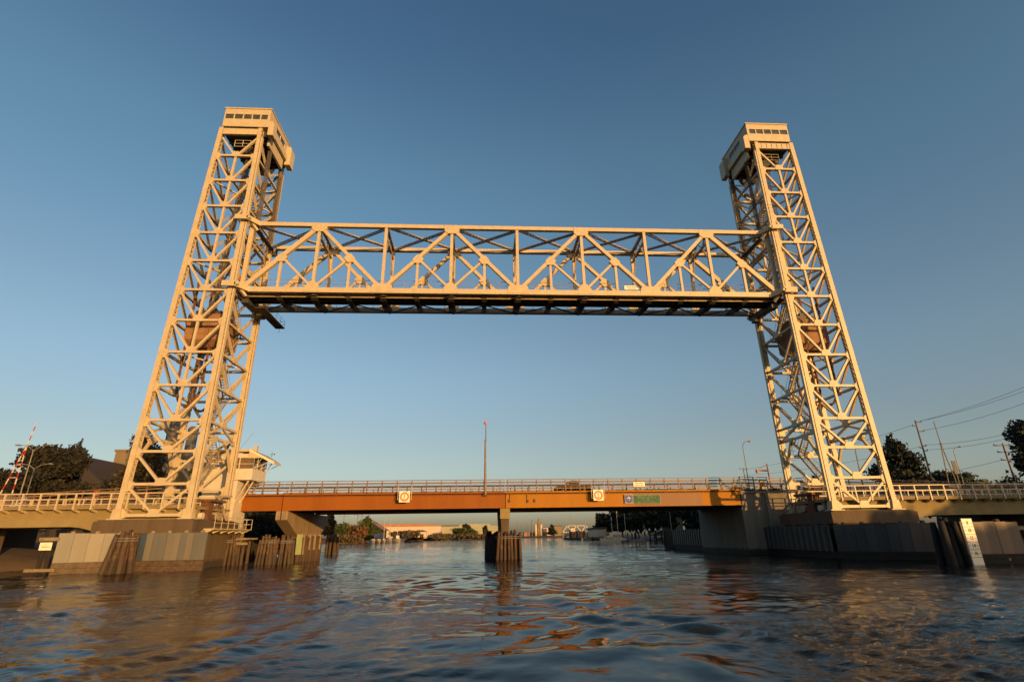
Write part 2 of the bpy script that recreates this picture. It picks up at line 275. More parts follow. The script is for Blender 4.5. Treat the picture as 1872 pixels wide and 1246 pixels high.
    b = N.new('ShaderNodeBump'); b.inputs['Distance'].default_value = 0.09; ar = N.new('ShaderNodeAttribute'); ar.attribute_name = 'ripple'; ml = N.new('ShaderNodeMath'); ml.operation = 'MULTIPLY'; L.new(mr.outputs[0], ml.inputs[0]); L.new(ar.outputs['Fac'], ml.inputs[1]); L.new(ml.outputs[0], b.inputs['Strength']); n3 = N.new('ShaderNodeTexNoise'); n3.inputs['Scale'].default_value = 0.75; n3.inputs['Detail'].default_value = 4; n3.inputs['Distortion'].default_value = 0.8; L.new(mp.outputs[0], n3.inputs['Vector']); hs = N.new('ShaderNodeMath'); hs.operation = 'MULTIPLY_ADD'; hs.inputs[1].default_value = 1.9; L.new(n3.outputs[0], hs.inputs[0]); L.new(n1.outputs[0], hs.inputs[2]); L.new(hs.outputs[0], b.inputs['Height']); L.new(b.outputs[0], p.inputs['Normal'])
    me.materials.append(m); o = bpy.data.objects.new('water', me); COL.objects.link(o); tag(o, kind='structure')
water()

# ------------------------------------------------------------------ ground
def ground():
    sh = [(-140, -140, -1, 0), (-92, -60, -1, 0), (-66, -20, -1, 0), (-54, -1, -1, 0), (-49, 8, -1, .1), (-46, 30, -1, 0), (-54, 60, -1, 0), (-80, 150, -1, 0), (-94, 286, -1, .2), (-72, 296, -.6, 1), (-52, 293, .0, 1),
          (-62, 330, -1, .2), (-68, 428, -1, .1), (-36, 570, -.8, .6), (6, 702, -.5, .9), (66, 868, 0, 1), (125, 820, .7, .7), (104, 600, 1, .1), (86, 400, 1, 0), (74, 250, 1, 0), (70, 140, 1, 0), (60, 80, 1, 0), (52, 40, 1, 0), (48, 5, 1, 0), (52, -30, 1, 0), (62, -70, 1, 0), (90, -150, 1, 0)]
    offs = [(0, -1.2), (2, 0.25), (5, 1.2), (16, 2.2), (60, 2.8), (300, 3.0), (2500, 3.0)]
    pts = []                                        # resample so the water's edge is uneven
    for (x0, y0, a0, b0), (x1, y1, a1, b1) in zip(sh, sh[1:]):
        n = max(2, int(math.hypot(x1 - x0, y1 - y0) / 5))
        for i in range(n):
            t = i / n; pts.append((x0 + (x1 - x0) * t, y0 + (y1 - y0) * t, a0 + (a1 - a0) * t, b0 + (b1 - b0) * t))
    pts.append(sh[-1]); mb = MB(); k = len(offs)
    for x, y, a, b in pts:
        l = math.hypot(a, b) or 1
        for o, z in offs:
            j = min(o, 6) * 0.12; mb.v.append((x + a / l * o + random.uniform(-j, j), y + b / l * o + random.uniform(-j, j), z + random.uniform(-1, 1) * min(.25, o * .03)))
    for i in range(len(pts) - 1):
        for j in range(k - 1): mb.f.append((i * k + j, i * k + j + 1, (i + 1) * k + j + 1, (i + 1) * k + j))
    tag(mb.build('ground', 'earth', None, True), kind='structure')
ground()

# ------------------------------------------------------------------ lift towers
L0 = 34.5; W = 7.766
LZ = [4.894 + 3.3546 * i for i in range(4)]; LZ += [LZ[3] + 3.8995 * i for i in range(1, 10)]; LZ.append(53.3)
def wz(z): return 6.367 - 1.676 * (z - 4.894) / (50.05 - 4.894)
def perf_plate(mb, a, b, hy, cell):
    "thin plate along a-b, facing x, pierced by a row of oval holes"
    n = int((b - a).length / cell); k = 8
    for i in range(n):
        p = a.lerp(b, i / n); q = a.lerp(b, (i + 1) / n); c = (p + q) / 2; h = (q - p).length / 2
        up = (q - p).normalized(); out = []; inn = []
        for j in range(k):
            t = math.pi / 4 * j + math.pi / 8; cx, cz = math.cos(t), math.sin(t); m_ = max(abs(cx), abs(cz)); out.append(c + V((0, cx / m_ * hy, 0)) + up * (cz / m_ * h)); inn.append(c + V((0, cx * hy * .48, 0)) + up * (cz * h * .62))
        b0 = len(mb.v); mb.v += [tuple(v) for v in out + inn]; mb.f += [(b0 + j, b0 + (j + 1) % k, b0 + k + (j + 1) % k, b0 + k + j) for j in range(k)]
def tower(s, label):
    X = lambda u: s * (L0 + u)
    T = thing('lift_tower', label, 'bridge tower', (X(3), W / 2, 4.75), 'steel towers of the lift bridge')
    TOP = 54.5
    # legs: cover plates front and rear, corner angles, lacing on the sides, knots of gusset at each level
    for outer in (0, 1):
        for yf, back in ((0, 0), (W, 1)):
            mb = MB(); uc = (lambda z: wz(z) + .28) if outer else (lambda z: -.25)
            a = V((X(uc(4.9)), yf, 4.9)); b = V((X(uc(TOP)), yf, TOP))
            sy = -1 if not back else 1
            hw = .28 if outer else .25
            for dy in (-.31, .31): mb.beam(a + V((0, dy, 0)), b + V((0, dy, 0)), 2 * hw, .06)
            for dx in (-hw + .03, hw - .03): perf_plate(mb, a + V((dx, 0, 0)), b + V((dx, 0, 0)), .28, .62)
            for z in LZ[1:13]:
                e = -s if outer else s; c = X(wz(z)) if outer else X(0)
                pl = [(-.06, z + .40), (.12, z + .38), (.42, z + .15), (.42, z - .15), (.34, z - .38), (.12, z - .72), (-.06, z - .72)]
                mb.prism([(c + e * p[0], p[1]) for p in pl], 1, yf - .20, yf + .20)
            # foot
            mb.beam(a + V((0, 0, -.1)), a + V((0, 0, .9)), 1.0, .9, (0, 1, 0), .76); mb.box(a.x - .75, yf - .6, 4.74, a.x + .75, yf + .6, 4.86)
            if not outer:                        # guide rail on the span side
                mb.box(X(-.66) - .09, yf - .3, 5, X(-.66) + .09, yf + .1, 53); mb.box(X(-.5), yf - .02, 5, X(-.57), yf + .04, 53)
            mb.build('leg', 'cream', T)
    # front and rear bracing
    for yf in (0, W):
        for i in range(0, 13):
            z = LZ[i]; zu = LZ[i + 1]; wl = wz(z); wu = wz(zu); mid = wl / 2
            if i == 0:
                mb = MB(); mb.beam((X(0), yf, z + .28), (X(wl), yf, z + .28), .30, .34)
                for u, e in ((0, 1), (wl, -1)): mb.prism([(X(u), z - .05), (X(u), z + .95), (X(u + e * .25), z + .9), (X(u + e * .75), z + .4), (X(u + e * .75), z + .14)], 1, yf - .2, yf + .2)
                mb.build('cross_strut', 'cream', T)
            else:
                MB().beam((X(-.02), yf, z), (X(wl + .02), yf, z), .27, .34).build('cross_strut', 'cream', T)
            zb = z + (.28 if i == 0 else 0)
            MB().prism([(X(mid - .56), zb - .17), (X(mid - .56), zb + .2), (X(mid - .34), zb + .62), (X(mid + .34), zb + .62), (X(mid + .56), zb + .2), (X(mid + .56), zb - .17)], 1, yf - .21, yf + .21).build('gusset_plate', 'cream', T)
            for u0, u1 in ((.05, mid - .36), (wu - .05, mid + .36)):
                MB().beam((X(u0), yf, zu - .36), (X(u1), yf, zb + .34), .235, .28).build('diagonal_brace', 'cream', T)
            if 3 <= i < 12: MB().beam((X(wu / 2), yf, zu - .1), (X(mid), yf, zb + .5), .27, .24).build('mid_post', 'cream', T)
    # span side and shore side bracing above the railway portal
    for outer in (0, 1):
        ux = (lambda z: wz(z) + .28) if outer else (lambda z: -.25)
        n = (1, 0, .037 * s) if outer else (1, 0, 0); mid = W / 2
        P = lambda z, y: V((X(ux(z)), y, z))
        for i in range(3, 13):
            z = LZ[i]; zu = LZ[i + 1]
            MB().beam(P(z, .3), P(z, W - .3), .26, .30, n).build('cross_strut', 'cream', T)
            g = [(mid - .6, z - .18), (mid - .6, z + .2), (mid - .34, z + .6), (mid + .34, z + .6), (mid + .6, z + .2), (mid + .6, z - .18)]
            x0 = X(ux(z)); MB().prism(g, 0, x0 - .19, x0 + .19).build('gusset_plate', 'cream', T)
            for y0, y1 in ((.25, mid - .4), (W - .25, mid + .4)):
                MB().beam(P(zu - .36, y0), P(z + .36, y1), .23, .24, n).build('diagonal_brace', 'cream', T)
        zp = LZ[3] - 1.55; mb = MB(); mb.beam(P(zp, .3), P(zp, W - .3), .28, .28, n)
        for y0, y1 in ((.3, mid), (W - .3, mid)): mb.beam(P(zp + .1, y0), P(LZ[3] - .15, y1), .24, .22, n)
        for y0, y1 in ((.2, 2.3), (W - .2, W - 2.3)):
            mb.beam(P(10.2, y0), P(zp, y1), .30, .24, n)
            x0 = X(ux(zp)); e = 1 if y1 < mid else -1
            mb.prism([(y1 - .7, zp + .2), (y1 - .7, zp - .3), (y1 - .25 * e, zp - .75), (y1 + .3 * e, zp - .5), (y1 + .7, zp - .1), (y1 + .7, zp + .2)], 0, x0 - .17, x0 + .17)
        mb.build('portal_brace', 'cream', T)
    # level diaphragms
    for i in (5, 8, 11):
        z = LZ[i]; mb = MB(); mb.beam((X(0), .2, z), (X(wz(z)), W - .2, z), .18, .16, (0, 0, 1)); mb.beam((X(0), W - .2, z + .18), (X(wz(z)), .2, z + .18), .18, .16, (0, 0, 1)); mb.build('level_brace', 'cream', T)
    # stairs between the span-side legs
    for i in range(1, 12):
        z = LZ[i]; zu = LZ[i + 1]; y0, y1 = (2.4, 5.6) if i % 2 else (5.6, 2.4); uu = .75
        mb = MB()
        for du in (-.42, .42):
            mb.beam((X(uu + du), y0, z), (X(uu + du), y1, zu), .22, .05, (1, 0, 0)); mb.tube([(X(uu + du), y0, z + .95), (X(uu + du), y1, zu + .95)], .025, 4)
            for t in (.1, .5, .9): yy = y0 + (y1 - y0) * t; zz = z + (zu - z) * t; mb.tube([(X(uu + du), yy, zz), (X(uu + du), yy, zz + .95)], .02, 4)
        for t in range(1, 15): yy = y0 + (y1 - y0) * t / 15; zz = z + (zu - z) * t / 15; mb.box(X(uu - .4), yy - .12, zz - .02, X(uu + .4), yy + .12, zz + .02)
        mb.build('stair_flight', 'cream_dirty_shade', T)
        mb = MB(); ye = y1 + (.7 if y1 > 4 else -.7); mb.box(X(.1), y1, zu - .1, X(1.6), ye, zu - .03)
        for u in (.15, 1.55): mb.tube([(X(u), y1, zu + 1), (X(u), ye, zu + 1), (X(u), ye, zu)], .025, 4); mb.tube([(X(u), y1, zu + .5), (X(u), ye, zu + .5)], .02, 4)
        mb.build('landing', 'cream_dirty_shade', T)
    # machinery house on top
    x0, x1 = X(-1.34), X(4.72); y0, y1 = -.45, 7.1; H = MB()
    H.box(x0, y0, 54.56, x1, y1, 55.84); H.box(x0, y0, 56.62, x1, y1, 57.5)
    zs0, zs1 = 55.84, 56.62
    H.box(X(-1.1), y0 + .25, zs0, X(4.5), y1 - .25, zs1)
    for u, e in ((-1.34, -1.0), (-.12, .02), (1.0, 1.14), (2.16, 2.3), (3.36, 3.5), (4.58, 4.72)): H.box(X(u), y0 + .01, zs0, X(e), y0 + .3, zs1)
    for yy, ye in ((y0 + .3, 1.9), (5.2, y1)): H.box(x0 + s * .01, yy, zs0, x0 + s * .3, ye, zs1); H.box(x1 - s * .3, yy, zs0, x1 - s * .01, ye, zs1)
    H.box(X(-1.33), 3.5, zs0, X(-1.05), 3.6, zs1)
    for ya, yb, zb_, zt_ in ((y0 + .02, .5, 53.3, 55.5), (5.95, 7.34, 53.6, 56.7)):   # corner bays hanging past the span-side wall
        H.prism([(X(-1.3), zb_), (X(-2.05), zb_), (X(-2.05), zt_ - .35), (X(-1.85), zt_), (X(-1.3), zt_ + .15)], 1, ya, yb)
    H.box(X(-1.3), 1.12, 54.2, X(-1.62), 5.73, 55.15); H.box(X(-.9), .9, 52.6, X(-1.2), 5.7, 54.5)
    hw = H.build('house_wall', 'cream', T)
    rf = MB(); rf.box(x0 - s * .1, y0 - .1, 57.5, x1 + s * .1, y1 + .15, 57.66); rf.box(x0 - s * .02, y0 - .03, 57.66, x1 + s * .02, y1 + .05, 57.74); rf.build('house_roof', 'cream', T)
    for u, e in ((-1.0, -.12), (.02, 1.0), (1.14, 2.16), (2.3, 3.36), (3.5, 4.58)): MB().box(X(u), y0 + .1, zs0 + .01, X(e), y0 + .16, zs1 - .01).build('window', 'glass', T)
    MB().box(X(-1.2), 1.95, zs0 + .02, X(-1.24), 3.48, zs1 - .02).build('window', 'glass', T); MB().box(X(-1.2), 3.62, zs0 + .02, X(-1.24), 5.15, zs1 - .02).build('window', 'glass', T)
    mb = MB(); mb.box(X(.05), -.3, 53.32, X(wz(53.9) - .05), -.1, 54.34)
    for k in range(6): u = .4 + k * .75; mb.box(X(u), -.36, 53.34, X(u + .05), -.3, 54.3)
    mb.box(X(.05), -.42, 53.3, X(wz(53.9) - .05), -.1, 53.38); mb.build('portal_girder', 'cream', T)
    mb = MB(); mb.box(X(-1.1), .3, 53.62, X(4.5), 6.9, 54.5)
    for yy in (1.2, 2.4, 3.6, 4.8, 6.2): mb.box(X(-.9), yy, 53.1, X(4.3), yy + .22, 53.62)
    mb.build('machinery_floor', 'dark_steel', T)
    for yy in (1.9, 5.8):                            # rope sheaves under the floor
        mb = MB(); mb.tube([(X(1.2), yy - .22, 52.9), (X(1.2), yy + .22, 52.9)], 1.35, 20); mb.build('sheave', 'dark_steel', T)
    mb = MB()
    for z in (52.15, 52.65, 53.15): mb.tube([(X(1.15), .6, z), (X(3.2), .6, z)], .035, 4)
    for u in (1.15, 2.15, 3.2): mb.tube([(X(u), .6, 52.15), (X(u), .6, 53.2)], .035, 4)
    mb.build('catwalk_railing', 'white', T)
    # lower ladder and a small work platform on the face
    mb = MB(); zz = 43.0
    for z in (zz, zz + .5, zz + 1): mb.tube([(X(.2), -.3, z), (X(-.2), -.9, z)], .02, 4)
    mb.build('platform_railing', 'grey_steel', T)
    return T
tower(-1, 'tall cream lattice tower on the left beside the control house')
tower(1, 'tall cream lattice tower on the right in front of the dark conifer')

# ------------------------------------------------------------------ counterweights and their chains
def counterweight(s, label):
    X = lambda u: s * (L0 + u)
    T = thing('counterweight', label, 'counterweight', (X(2.9), W / 2, 24.3), 'brown counterweights inside the towers')
    u0, u1, ya, yb = 1.0, 4.9, 1.5, 6.3
    mb = MB()
    for a, b in ((u0, 2.2), (2.26, 3.55), (3.61, u1)):
        mb.prism([(ya, 24.9), (ya, 27.9), (ya + .3, 28.3), (yb - .3, 28.3), (yb, 27.9), (yb, 24.9), (yb - .8, 24.2), (ya + .8, 24.2)], 0, X(a), X(b))
    for z in (25.6, 27.3): mb.box(X(u0 - .04), ya - .05, z, X(u1 + .04), yb + .05, z + .1)
    mb.build('weight_block', 'cweight', T)
    mb = MB(); mb.box(X(1.4), 2, 28.25, X(4.4), 5.8, 28.75); mb.box(X(2.4), 2.4, 28.75, X(3.4), 5.4, 29.3); mb.build('hanger_beam', 'dark_steel', T)
    for yy in (2.6, 5.2):
        mb = MB()
        for k in range(5): mb.tube([(X(2.35 + k * .13), yy, 29.2), (X(1.9 + k * .13), yy, 52.5)], .035, 5)
        mb.build('suspension_rope', 'cable', T)
    for yy, ub, ua in ((2.3, 2.2, 4.95), (5.2, 2.0, 4.7)):   # balance chains: tower side down, loop, up to the block
        pts = [(X(ua), yy, 33 - 13.2 * t) for t in np.linspace(0, 1, 26)]
        pts += [(X(ua + (ub - ua) * (1 - math.cos(a)) / 2 * 1.0), yy, 19.8 - 2.7 * math.sin(a)) for a in np.linspace(.15, math.pi - .15, 12)]
        pts += [(X(ub), yy, 19.8 + 4.3 * t) for t in np.linspace(0, 1, 10)]
        rr = [.19 if i % 2 else .13 for i in range(len(pts))]
        MB().tube(pts, rr, 6).build('balance_chain', 'rusty', T)
counterweight(-1, 'brown ribbed counterweight hanging inside the left lattice tower')
counterweight(1, 'brown ribbed counterweight hanging inside the right lattice tower')

# ------------------------------------------------------------------ lift span
def lift_span():
    T = thing('lift_span', 'raised cream truss span hung between the two towers', 'bridge span', (0, W / 2, 30.6))
    P = 8.4022; nx = lambda k: (k - 4) * P + .09; zb, zt = 31.08, 40.28
    YF, YB = .93, 6.84
    for y in (YF, YB):
        cm = 'cream'
        MB().beam((nx(0) + .9, y, zt), (nx(8) - .9, y, zt), .52, .5).build('top_chord', cm, T)
        MB().beam((nx(0) - .1, y, zb), (nx(8) + .1, y, zb), .66, .5).build('bottom_chord', cm if y < 2 else 'cream_dirty_shade', T)  # rear chord takes the darker paint to stand in for its shade
        for k in range(0, 9):
            MB().beam((nx(k), y, zb + .2), (nx(k), y, zt - .1), .36 if 0 < k < 8 else .5, .34).build('vertical_post', cm, T)
        for k in range(8):
            lo, hi = (k, k + 1) if k % 2 == 0 else (k + 1, k); end = k in (0, 7)
            a = V((nx(lo), y, zb + .15)); b = V((nx(hi), y, zt - .15))
            MB().beam(a, b, .56 if end else .44, .44).build('end_post' if end else 'diagonal', cm, T)
            m = (a + b) / 2; MB().beam((m.x, y, zb + .2), m, .30, .28).build('sub_post', cm, T)
            MB().beam(m, (nx(hi), y, zb + .3), .28, .24).build('sub_diagonal', cm, T)
            e = 1 if hi > lo else -1
            MB().prism([(m.x - .55 * e, m.z - .62), (m.x - .6 * e, m.z - .12), (m.x - .1 * e, m.z + .45), (m.x + .35 * e, m.z + .4), (m.x + .75 * e, m.z - .15), (m.x + .3 * e, m.z - .75), (m.x - .2 * e, m.z - .75)], 1, y - .25, y + .25).build('gusset_plate', cm, T)
        for k in range(1, 8):
            x = nx(k)
            if k % 2: 
                MB().prism([(x - .95, zt + .18), (x - .95, zt - .62), (x - .55, zt - 1.0), (x + .55, zt - 1.0), (x + .95, zt - .62), (x + .95, zt + .18)], 1, y - .29, y + .29).build('gusset_plate', cm, T)
                MB().prism([(x - .95, zb - .2), (x - .8, zb + .55), (x - .3, zb + 1.15), (x + .3, zb + 1.15), (x + .8, zb + .55), (x + .95, zb - .2)], 1, y - .29, y + .29).build('gusset_plate', cm, T)
            else: MB().prism([(x - 1.35, zb - .2), (x - 1.2, zb + .75), (x - .9, zb + .95), (x + .9, zb + .95), (x + 1.2, zb + .75), (x + 1.35, zb - .2)], 1, y - .29, y + .29).build('gusset_plate', cm, T)
    # top laterals, laced
    def laced(a, b, name, hw=.17, m='cream_dirty_shade'):
        a = V(a); b = V(b); mb = MB(); d = (b - a).normalized(); sd = d.cross(V((0, 0, 1))).normalized(); n = max(6, int((b - a).length / .5))
        for e in (-1, 1): mb.beam(a + sd * hw * e, b + sd * hw * e, .10, .16, (0, 0, 1))
        for i in range(n):
            e = 1 if i % 2 else -1; mb.beam(a.lerp(b, i / n) - sd * hw * e, a.lerp(b, (i + 1) / n) + sd * hw * e, .07, .03, (0, 0, 1))
        return mb.build(name, m, T)
    for k in range(8):
        laced((nx(k), YF + .2, zt + .05), (nx(k + 1), YB - .2, zt + .05), 'lateral_brace'); laced((nx(k + 1), YF + .2, zt - .16), (nx(k), YB - .2, zt - .16), 'lateral_brace')
    for k in range(9):
        x = nx(k); mb = MB(); ends = k in (0, 8)
        mb.box(x - .16, YF + .2, zt - .25, x + .16, YB - .2, zt + .12); zl = zt - (1.9 if ends else 1.5)
        mb.box(x - .12, YF + .2, zl - .12, x + .12, YB - .2, zl + .12)
        for i in range(4):
            ya = YF + (YB - YF) * i / 4; yb = YF + (YB - YF) * (i + 1) / 4; mb.beam((x, ya, zl if i % 2 else zt - .1), (x, yb, zt - .1 if i % 2 else zl), .14, .12, (1, 0, 0))
        for y, e in ((YF, 1), (YB, -1)): mb.beam((x, y + .1 * e, zl - 2.6), (x, y + 1.7 * e, zl), .18, .16, (1, 0, 0))
        mb.build('sway_frame', 'cream_dirty_shade', T)
    # floor
    for k2 in range(17):
        x = nx(k2 / 2); h = .42 if k2 % 2 == 0 else .3
        mb = MB(); mb.prism([(YF + .2, 31.0), (YF + .2, 30.72), (2.2, 30.34), (4.4, 30.34), (YB - .2, 30.72), (YB - .2, 31.0)], 0, x - h, x + h)
        mb.build('floor_beam', 'dark_steel', T)
    for y in (1.75, 2.7, 3.7): MB().box(nx(0), y - .11, 30.5, nx(8), y + .11, 31.06).build('stringer', 'cream_dirty_shade' if y < 2 else 'dark_steel', T)
    mb = MB(); n = 118
    for i in range(n): x = nx(0) + (nx(8) - nx(0)) * (i + .5) / n; mb.box(x - .14, 1.35, 31.06, x + .14, 4.6 + .12 * (i % 3 == 0), 31.24)
    mb.box(nx(0), 1.3, 31.24, nx(8), 4.6, 31.30); mb.box(nx(0), 4.3, 31.3, nx(8), 4.5, 31.75); mb.box(nx(0), 1.5, 31.3, nx(8), 1.65, 31.5); mb.build('track_deck', 'timber', T)  # raised guard timber on the deck added to shade the rear bottom chord
    for y in (2.35, 3.8): MB().box(nx(0), y - .04, 31.3, nx(8), y + .04, 31.46).build('track_rail', 'rusty', T)
    for k in range(8):
        mb = MB(); mb.beam((nx(k), YF + .2, 30.66), (nx(k + 1), YB - .2, 30.66), .16, .1, (0, 0, 1)); mb.beam((nx(k + 1), YF + .2, 30.55), (nx(k), YB - .2, 30.55), .16, .1, (0, 0, 1)); mb.build('bottom_lateral', 'dark_steel', T)
    for y in (1.35, 6.3):
        mb = MB()
        for z in (32.15, 32.72): mb.tube([(nx(0) + .4, y, z), (nx(8) - .4, y, z)], .035, 4)
        for i in range(29): x = nx(0) + .5 + (nx(8) - nx(0) - 1) * i / 28; mb.tube([(x, y, 31.2), (x, y, 32.74)], .025, 4)
        mb.build('walkway_railing', 'cream_dirty_shade', T)
    MB().box(nx(0) + .2, YF + .35, 31.36, nx(8) - .2, YF + .5, 31.6).build('toe_beam', 'cream', T)
    # brackets that carry the guide shoes on the tower legs, and hoist ropes
    for s in (-1, 1):
        for z, h in ((zt, .62), (zb + .05, .7)):
            for y0, yt, e in ((YF, -.62, -1), (YB, W + .62, 1)):
                mb = MB(); mb.beam((s * 32.55, y0, z), (s * 33.55, yt, z), h, .3, (1, s * .7, 0)); mb.box(s * 33.45, yt - .02 * e, z - h * .55, s * 35.05, yt + .3 * e, z + h * .45)
                mb.box(s * 33.2, yt + .3 * e, z - .2, s * 33.6, y0, z + .12); mb.beam((s * 32.9, y0, z - .9), (s * 33.5, (y0 + yt) / 2, z - .1), .35, .3, (0, 0, 1)); mb.build('guide_bracket', 'cream', T)
        for y in (1.7, 6.1):
            mb = MB()
            for k in range(6): mb.tube([(s * (33.05 + .1 * k), y, zt + .1), (s * (33.25 + .1 * k), y + .15, 52.6)], .04, 5)
            mb.build('hoist_rope', 'cable', T)
        mb = MB(); mb.box(s * 33.0, YF + .2, zt - .42, s * 33.45, YB - .2, zt - .26); mb.build('lifting_girder', 'dark_steel', T)
        mb = MB(); mb.box(s * 33.0, YF + .3, 30.1, s * 33.6, YB - .3, 30.6); mb.box(s * 32.6, 1.2, 29.5, s * 33.4, 2.2, 30.0); mb.box(s * 32.6, 5.6, 29.5, s * 33.4, 6.6, 30.0); mb.build('end_floor_beam', 'dark_steel', T)
    mb = MB(); mb.box(-32.55, 3.0, 29.62, -31.35, 10.1, 29.76)
    for x in (-32.5, -31.4):
        for z in (30.2, 30.7): mb.tube([(x, 3, z), (x, 10.05, z)], .02, 4)
        for y in (4, 5.5, 7, 8.5, 10.05): mb.tube([(x, y, 29.7), (x, y, 30.7)], .02, 4)
    mb.tube([(-32.5, 10.05, 30.7), (-31.4, 10.05, 30.7)], .02, 4); mb.tube([(-32.5, 10.05, 30.2), (-31.4, 10.05, 30.2)], .02, 4); mb.tube([(-32, 10, 29.7), (-32, 10, 29.0)], .03, 4)
    mb.build('access_gangway', 'dark_steel', T)
lift_span()
p = at(1155, 526, 1.2)
S = thing('small_notice', 'small white two-line notice fixed to the raised span railing', 'sign', (p.x, 1.2, p.z - .6))
MB().box(p.x - .95, 1.14, p.z - .28, p.x + .95, 1.2, p.z + .28).build('board', 'sign_white', S)
mb = MB()
for z, a, b in ((.1, -.7, -.1), (.1, 0, .75), (-.12, -.5, .5)): mb.box(p.x + a, 1.125, p.z + z - .05, p.x + b, 1.135, p.z + z + .05)
mb.build('lettering', 'sign_faded', S)

# ------------------------------------------------------------------ tower piers, approach viaducts
def pier_block(s, label):
    T = thing('tower_pier', label, 'bridge pier', (s * 37.5, 4, -1), 'concrete piers under the lift towers')
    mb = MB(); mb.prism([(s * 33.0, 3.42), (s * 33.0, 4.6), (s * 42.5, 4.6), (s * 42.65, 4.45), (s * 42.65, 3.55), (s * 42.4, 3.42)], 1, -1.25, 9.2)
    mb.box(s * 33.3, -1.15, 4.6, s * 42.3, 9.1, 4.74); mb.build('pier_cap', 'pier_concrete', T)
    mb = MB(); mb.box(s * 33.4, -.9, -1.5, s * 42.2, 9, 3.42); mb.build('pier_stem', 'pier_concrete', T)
    return T
pier_block(-1, 'brown stained concrete pier carrying the left lift tower')
pier_block(1, 'brown stained concrete pier carrying the right lift tower')

def approach(s, label):
    T = thing('approach_viaduct', label, 'viaduct', (s * 55, 4, 4), 'concrete railway approaches beside the towers')
    xs, xe = 33.6, 92
    # girder with a haunch at the pier
    pl = [(s * 42.8, 4.6), (s * 42.8, 3.62), (s * 43.4, 3.62), (s * 44.2, 3.85), (s * 45.0, 4.05), (s * 46.0, 4.17), (s * xe, 4.17), (s * xe, 5.72), (s * 33.8, 5.72), (s * 33.8, 4.78), (s * 42.8, 4.78)]
    for y in (.75, 6.4): MB().prism(pl, 1, y, y + .6).build('girder', 'concrete', T)
    mb = MB(); mb.box(s * xs, .62, 5.72, s * xe, 7.1, 5.84); mb.box(s * xs, -.05, 5.84, s * xe, 7.8, 6.02); mb.build('deck_slab', 'concrete', T)
    MB().box(s * xs, -.12, 6.02, s * xe, .3, 6.2).build('kerb', 'plank', T)
    n = int((xe - xs) / 1.72)
    for y, e in ((-.12, 1), (7.85, -1)):
        for i in range(n):
            x = 42.2 + (i - 5) * 1.72
            if x < 34 or x > 80: continue
            mb = MB(); mb.beam((s * x, y, 5.75), (s * x, y, 7.36), .14, .14); mb.prism([(y - .05 * e, 5.84), (y + 1.0 * e, 5.84), (y + .95 * e, 5.45), (y + .3 * e, 5.62)], 0, s * x - .11, s * x + .11); mb.build('railing_post', 'cream', T)
            if y < 0:
                MB().box(s * (x + .86) - .05, y - .03, 6.2, s * (x + .86) + .05, y + .05, 6.76).build('railing_stub', 'cream', T)
        mb = MB()
        for z, h in ((7.36, .1), (6.8, .1)): mb.box(s * xs, y - .055, z - h / 2, s * xe, y + .055, z + h / 2)
        mb.build('railing_bar', 'cream', T)
    for y in (3.1, 4.6): MB().box(s * 33, y - .04, 6.02, s * xe, y + .04, 6.2).build('track_rail', 'rusty', T)
    for x in (58, 76): MB().box(s * x - .8, 1, -1, s * x + .8, 7, 4.3).build('support_wall', 'pier_concrete', T)
approach(-1, 'pale concrete railway approach with cream railing running off to the left')
approach(1, 'shaded concrete railway approach with cream railing running off to the right')

# ------------------------------------------------------------------ road bridge behind
YR = 12.0
def railing(T, x0, x1, z0=0, z1=0, y=12.05, step=1.885, ph=0.0, m='rail_brown', bal=True, zoff=0):
    zz = lambda x: z0 + (z1 - z0) * (x - x0) / (x1 - x0)
    def bar(z, h, t, name, yy): MB().beam((x0, yy, z + z0), (x1, yy, z + z1), h, t).build(name, m, T)
    bar(9.55, .09, .09, 'railing_bar', y); bar(9.22, .17, .09, 'railing_bar', y + .02); bar(8.42, .12, .08, 'railing_bar', y + .02)
    if bal:
        mb = MB(); n = int((x1 - x0) / .16)
        for i in range(n): x = x0 + (i + .5) * (x1 - x0) / n; mb.box(x - .018, y + .0, 8.46 + zz(x), x + .018, y + .04, 9.16 + zz(x))
        mb.build('baluster_panel', m, T)
    x = x0 + ph
    while x < x1:
        z = zz(x); mb = MB(); mb.box(x - .06, y - .1, 7.98 + z, x + .06, y - .0, 9.5 + z); mb.prism([(y - .1, 7.98 + z), (y - .1, 8.1 + z), (y + .1, 7.85 + z), (y + .1, 7.75 + z)], 0, x - .06, x + .06); mb.build('railing_post', m, T); x += step
    # traffic barrier between road and footway
    x = x0 + ph + .55 * step; yb = y + 1.9; mb = MB()
    while x < x1: z = zz(x); mb.box(x - .08, yb, 8.05 + z, x + .08, yb + .14, 8.98 + z); x += step
    mb.beam((x0, yb + .07, 8.95 + z0), (x1, yb + .07, 8.95 + z1), .22, .1); mb.build('traffic_barrier', m, T)
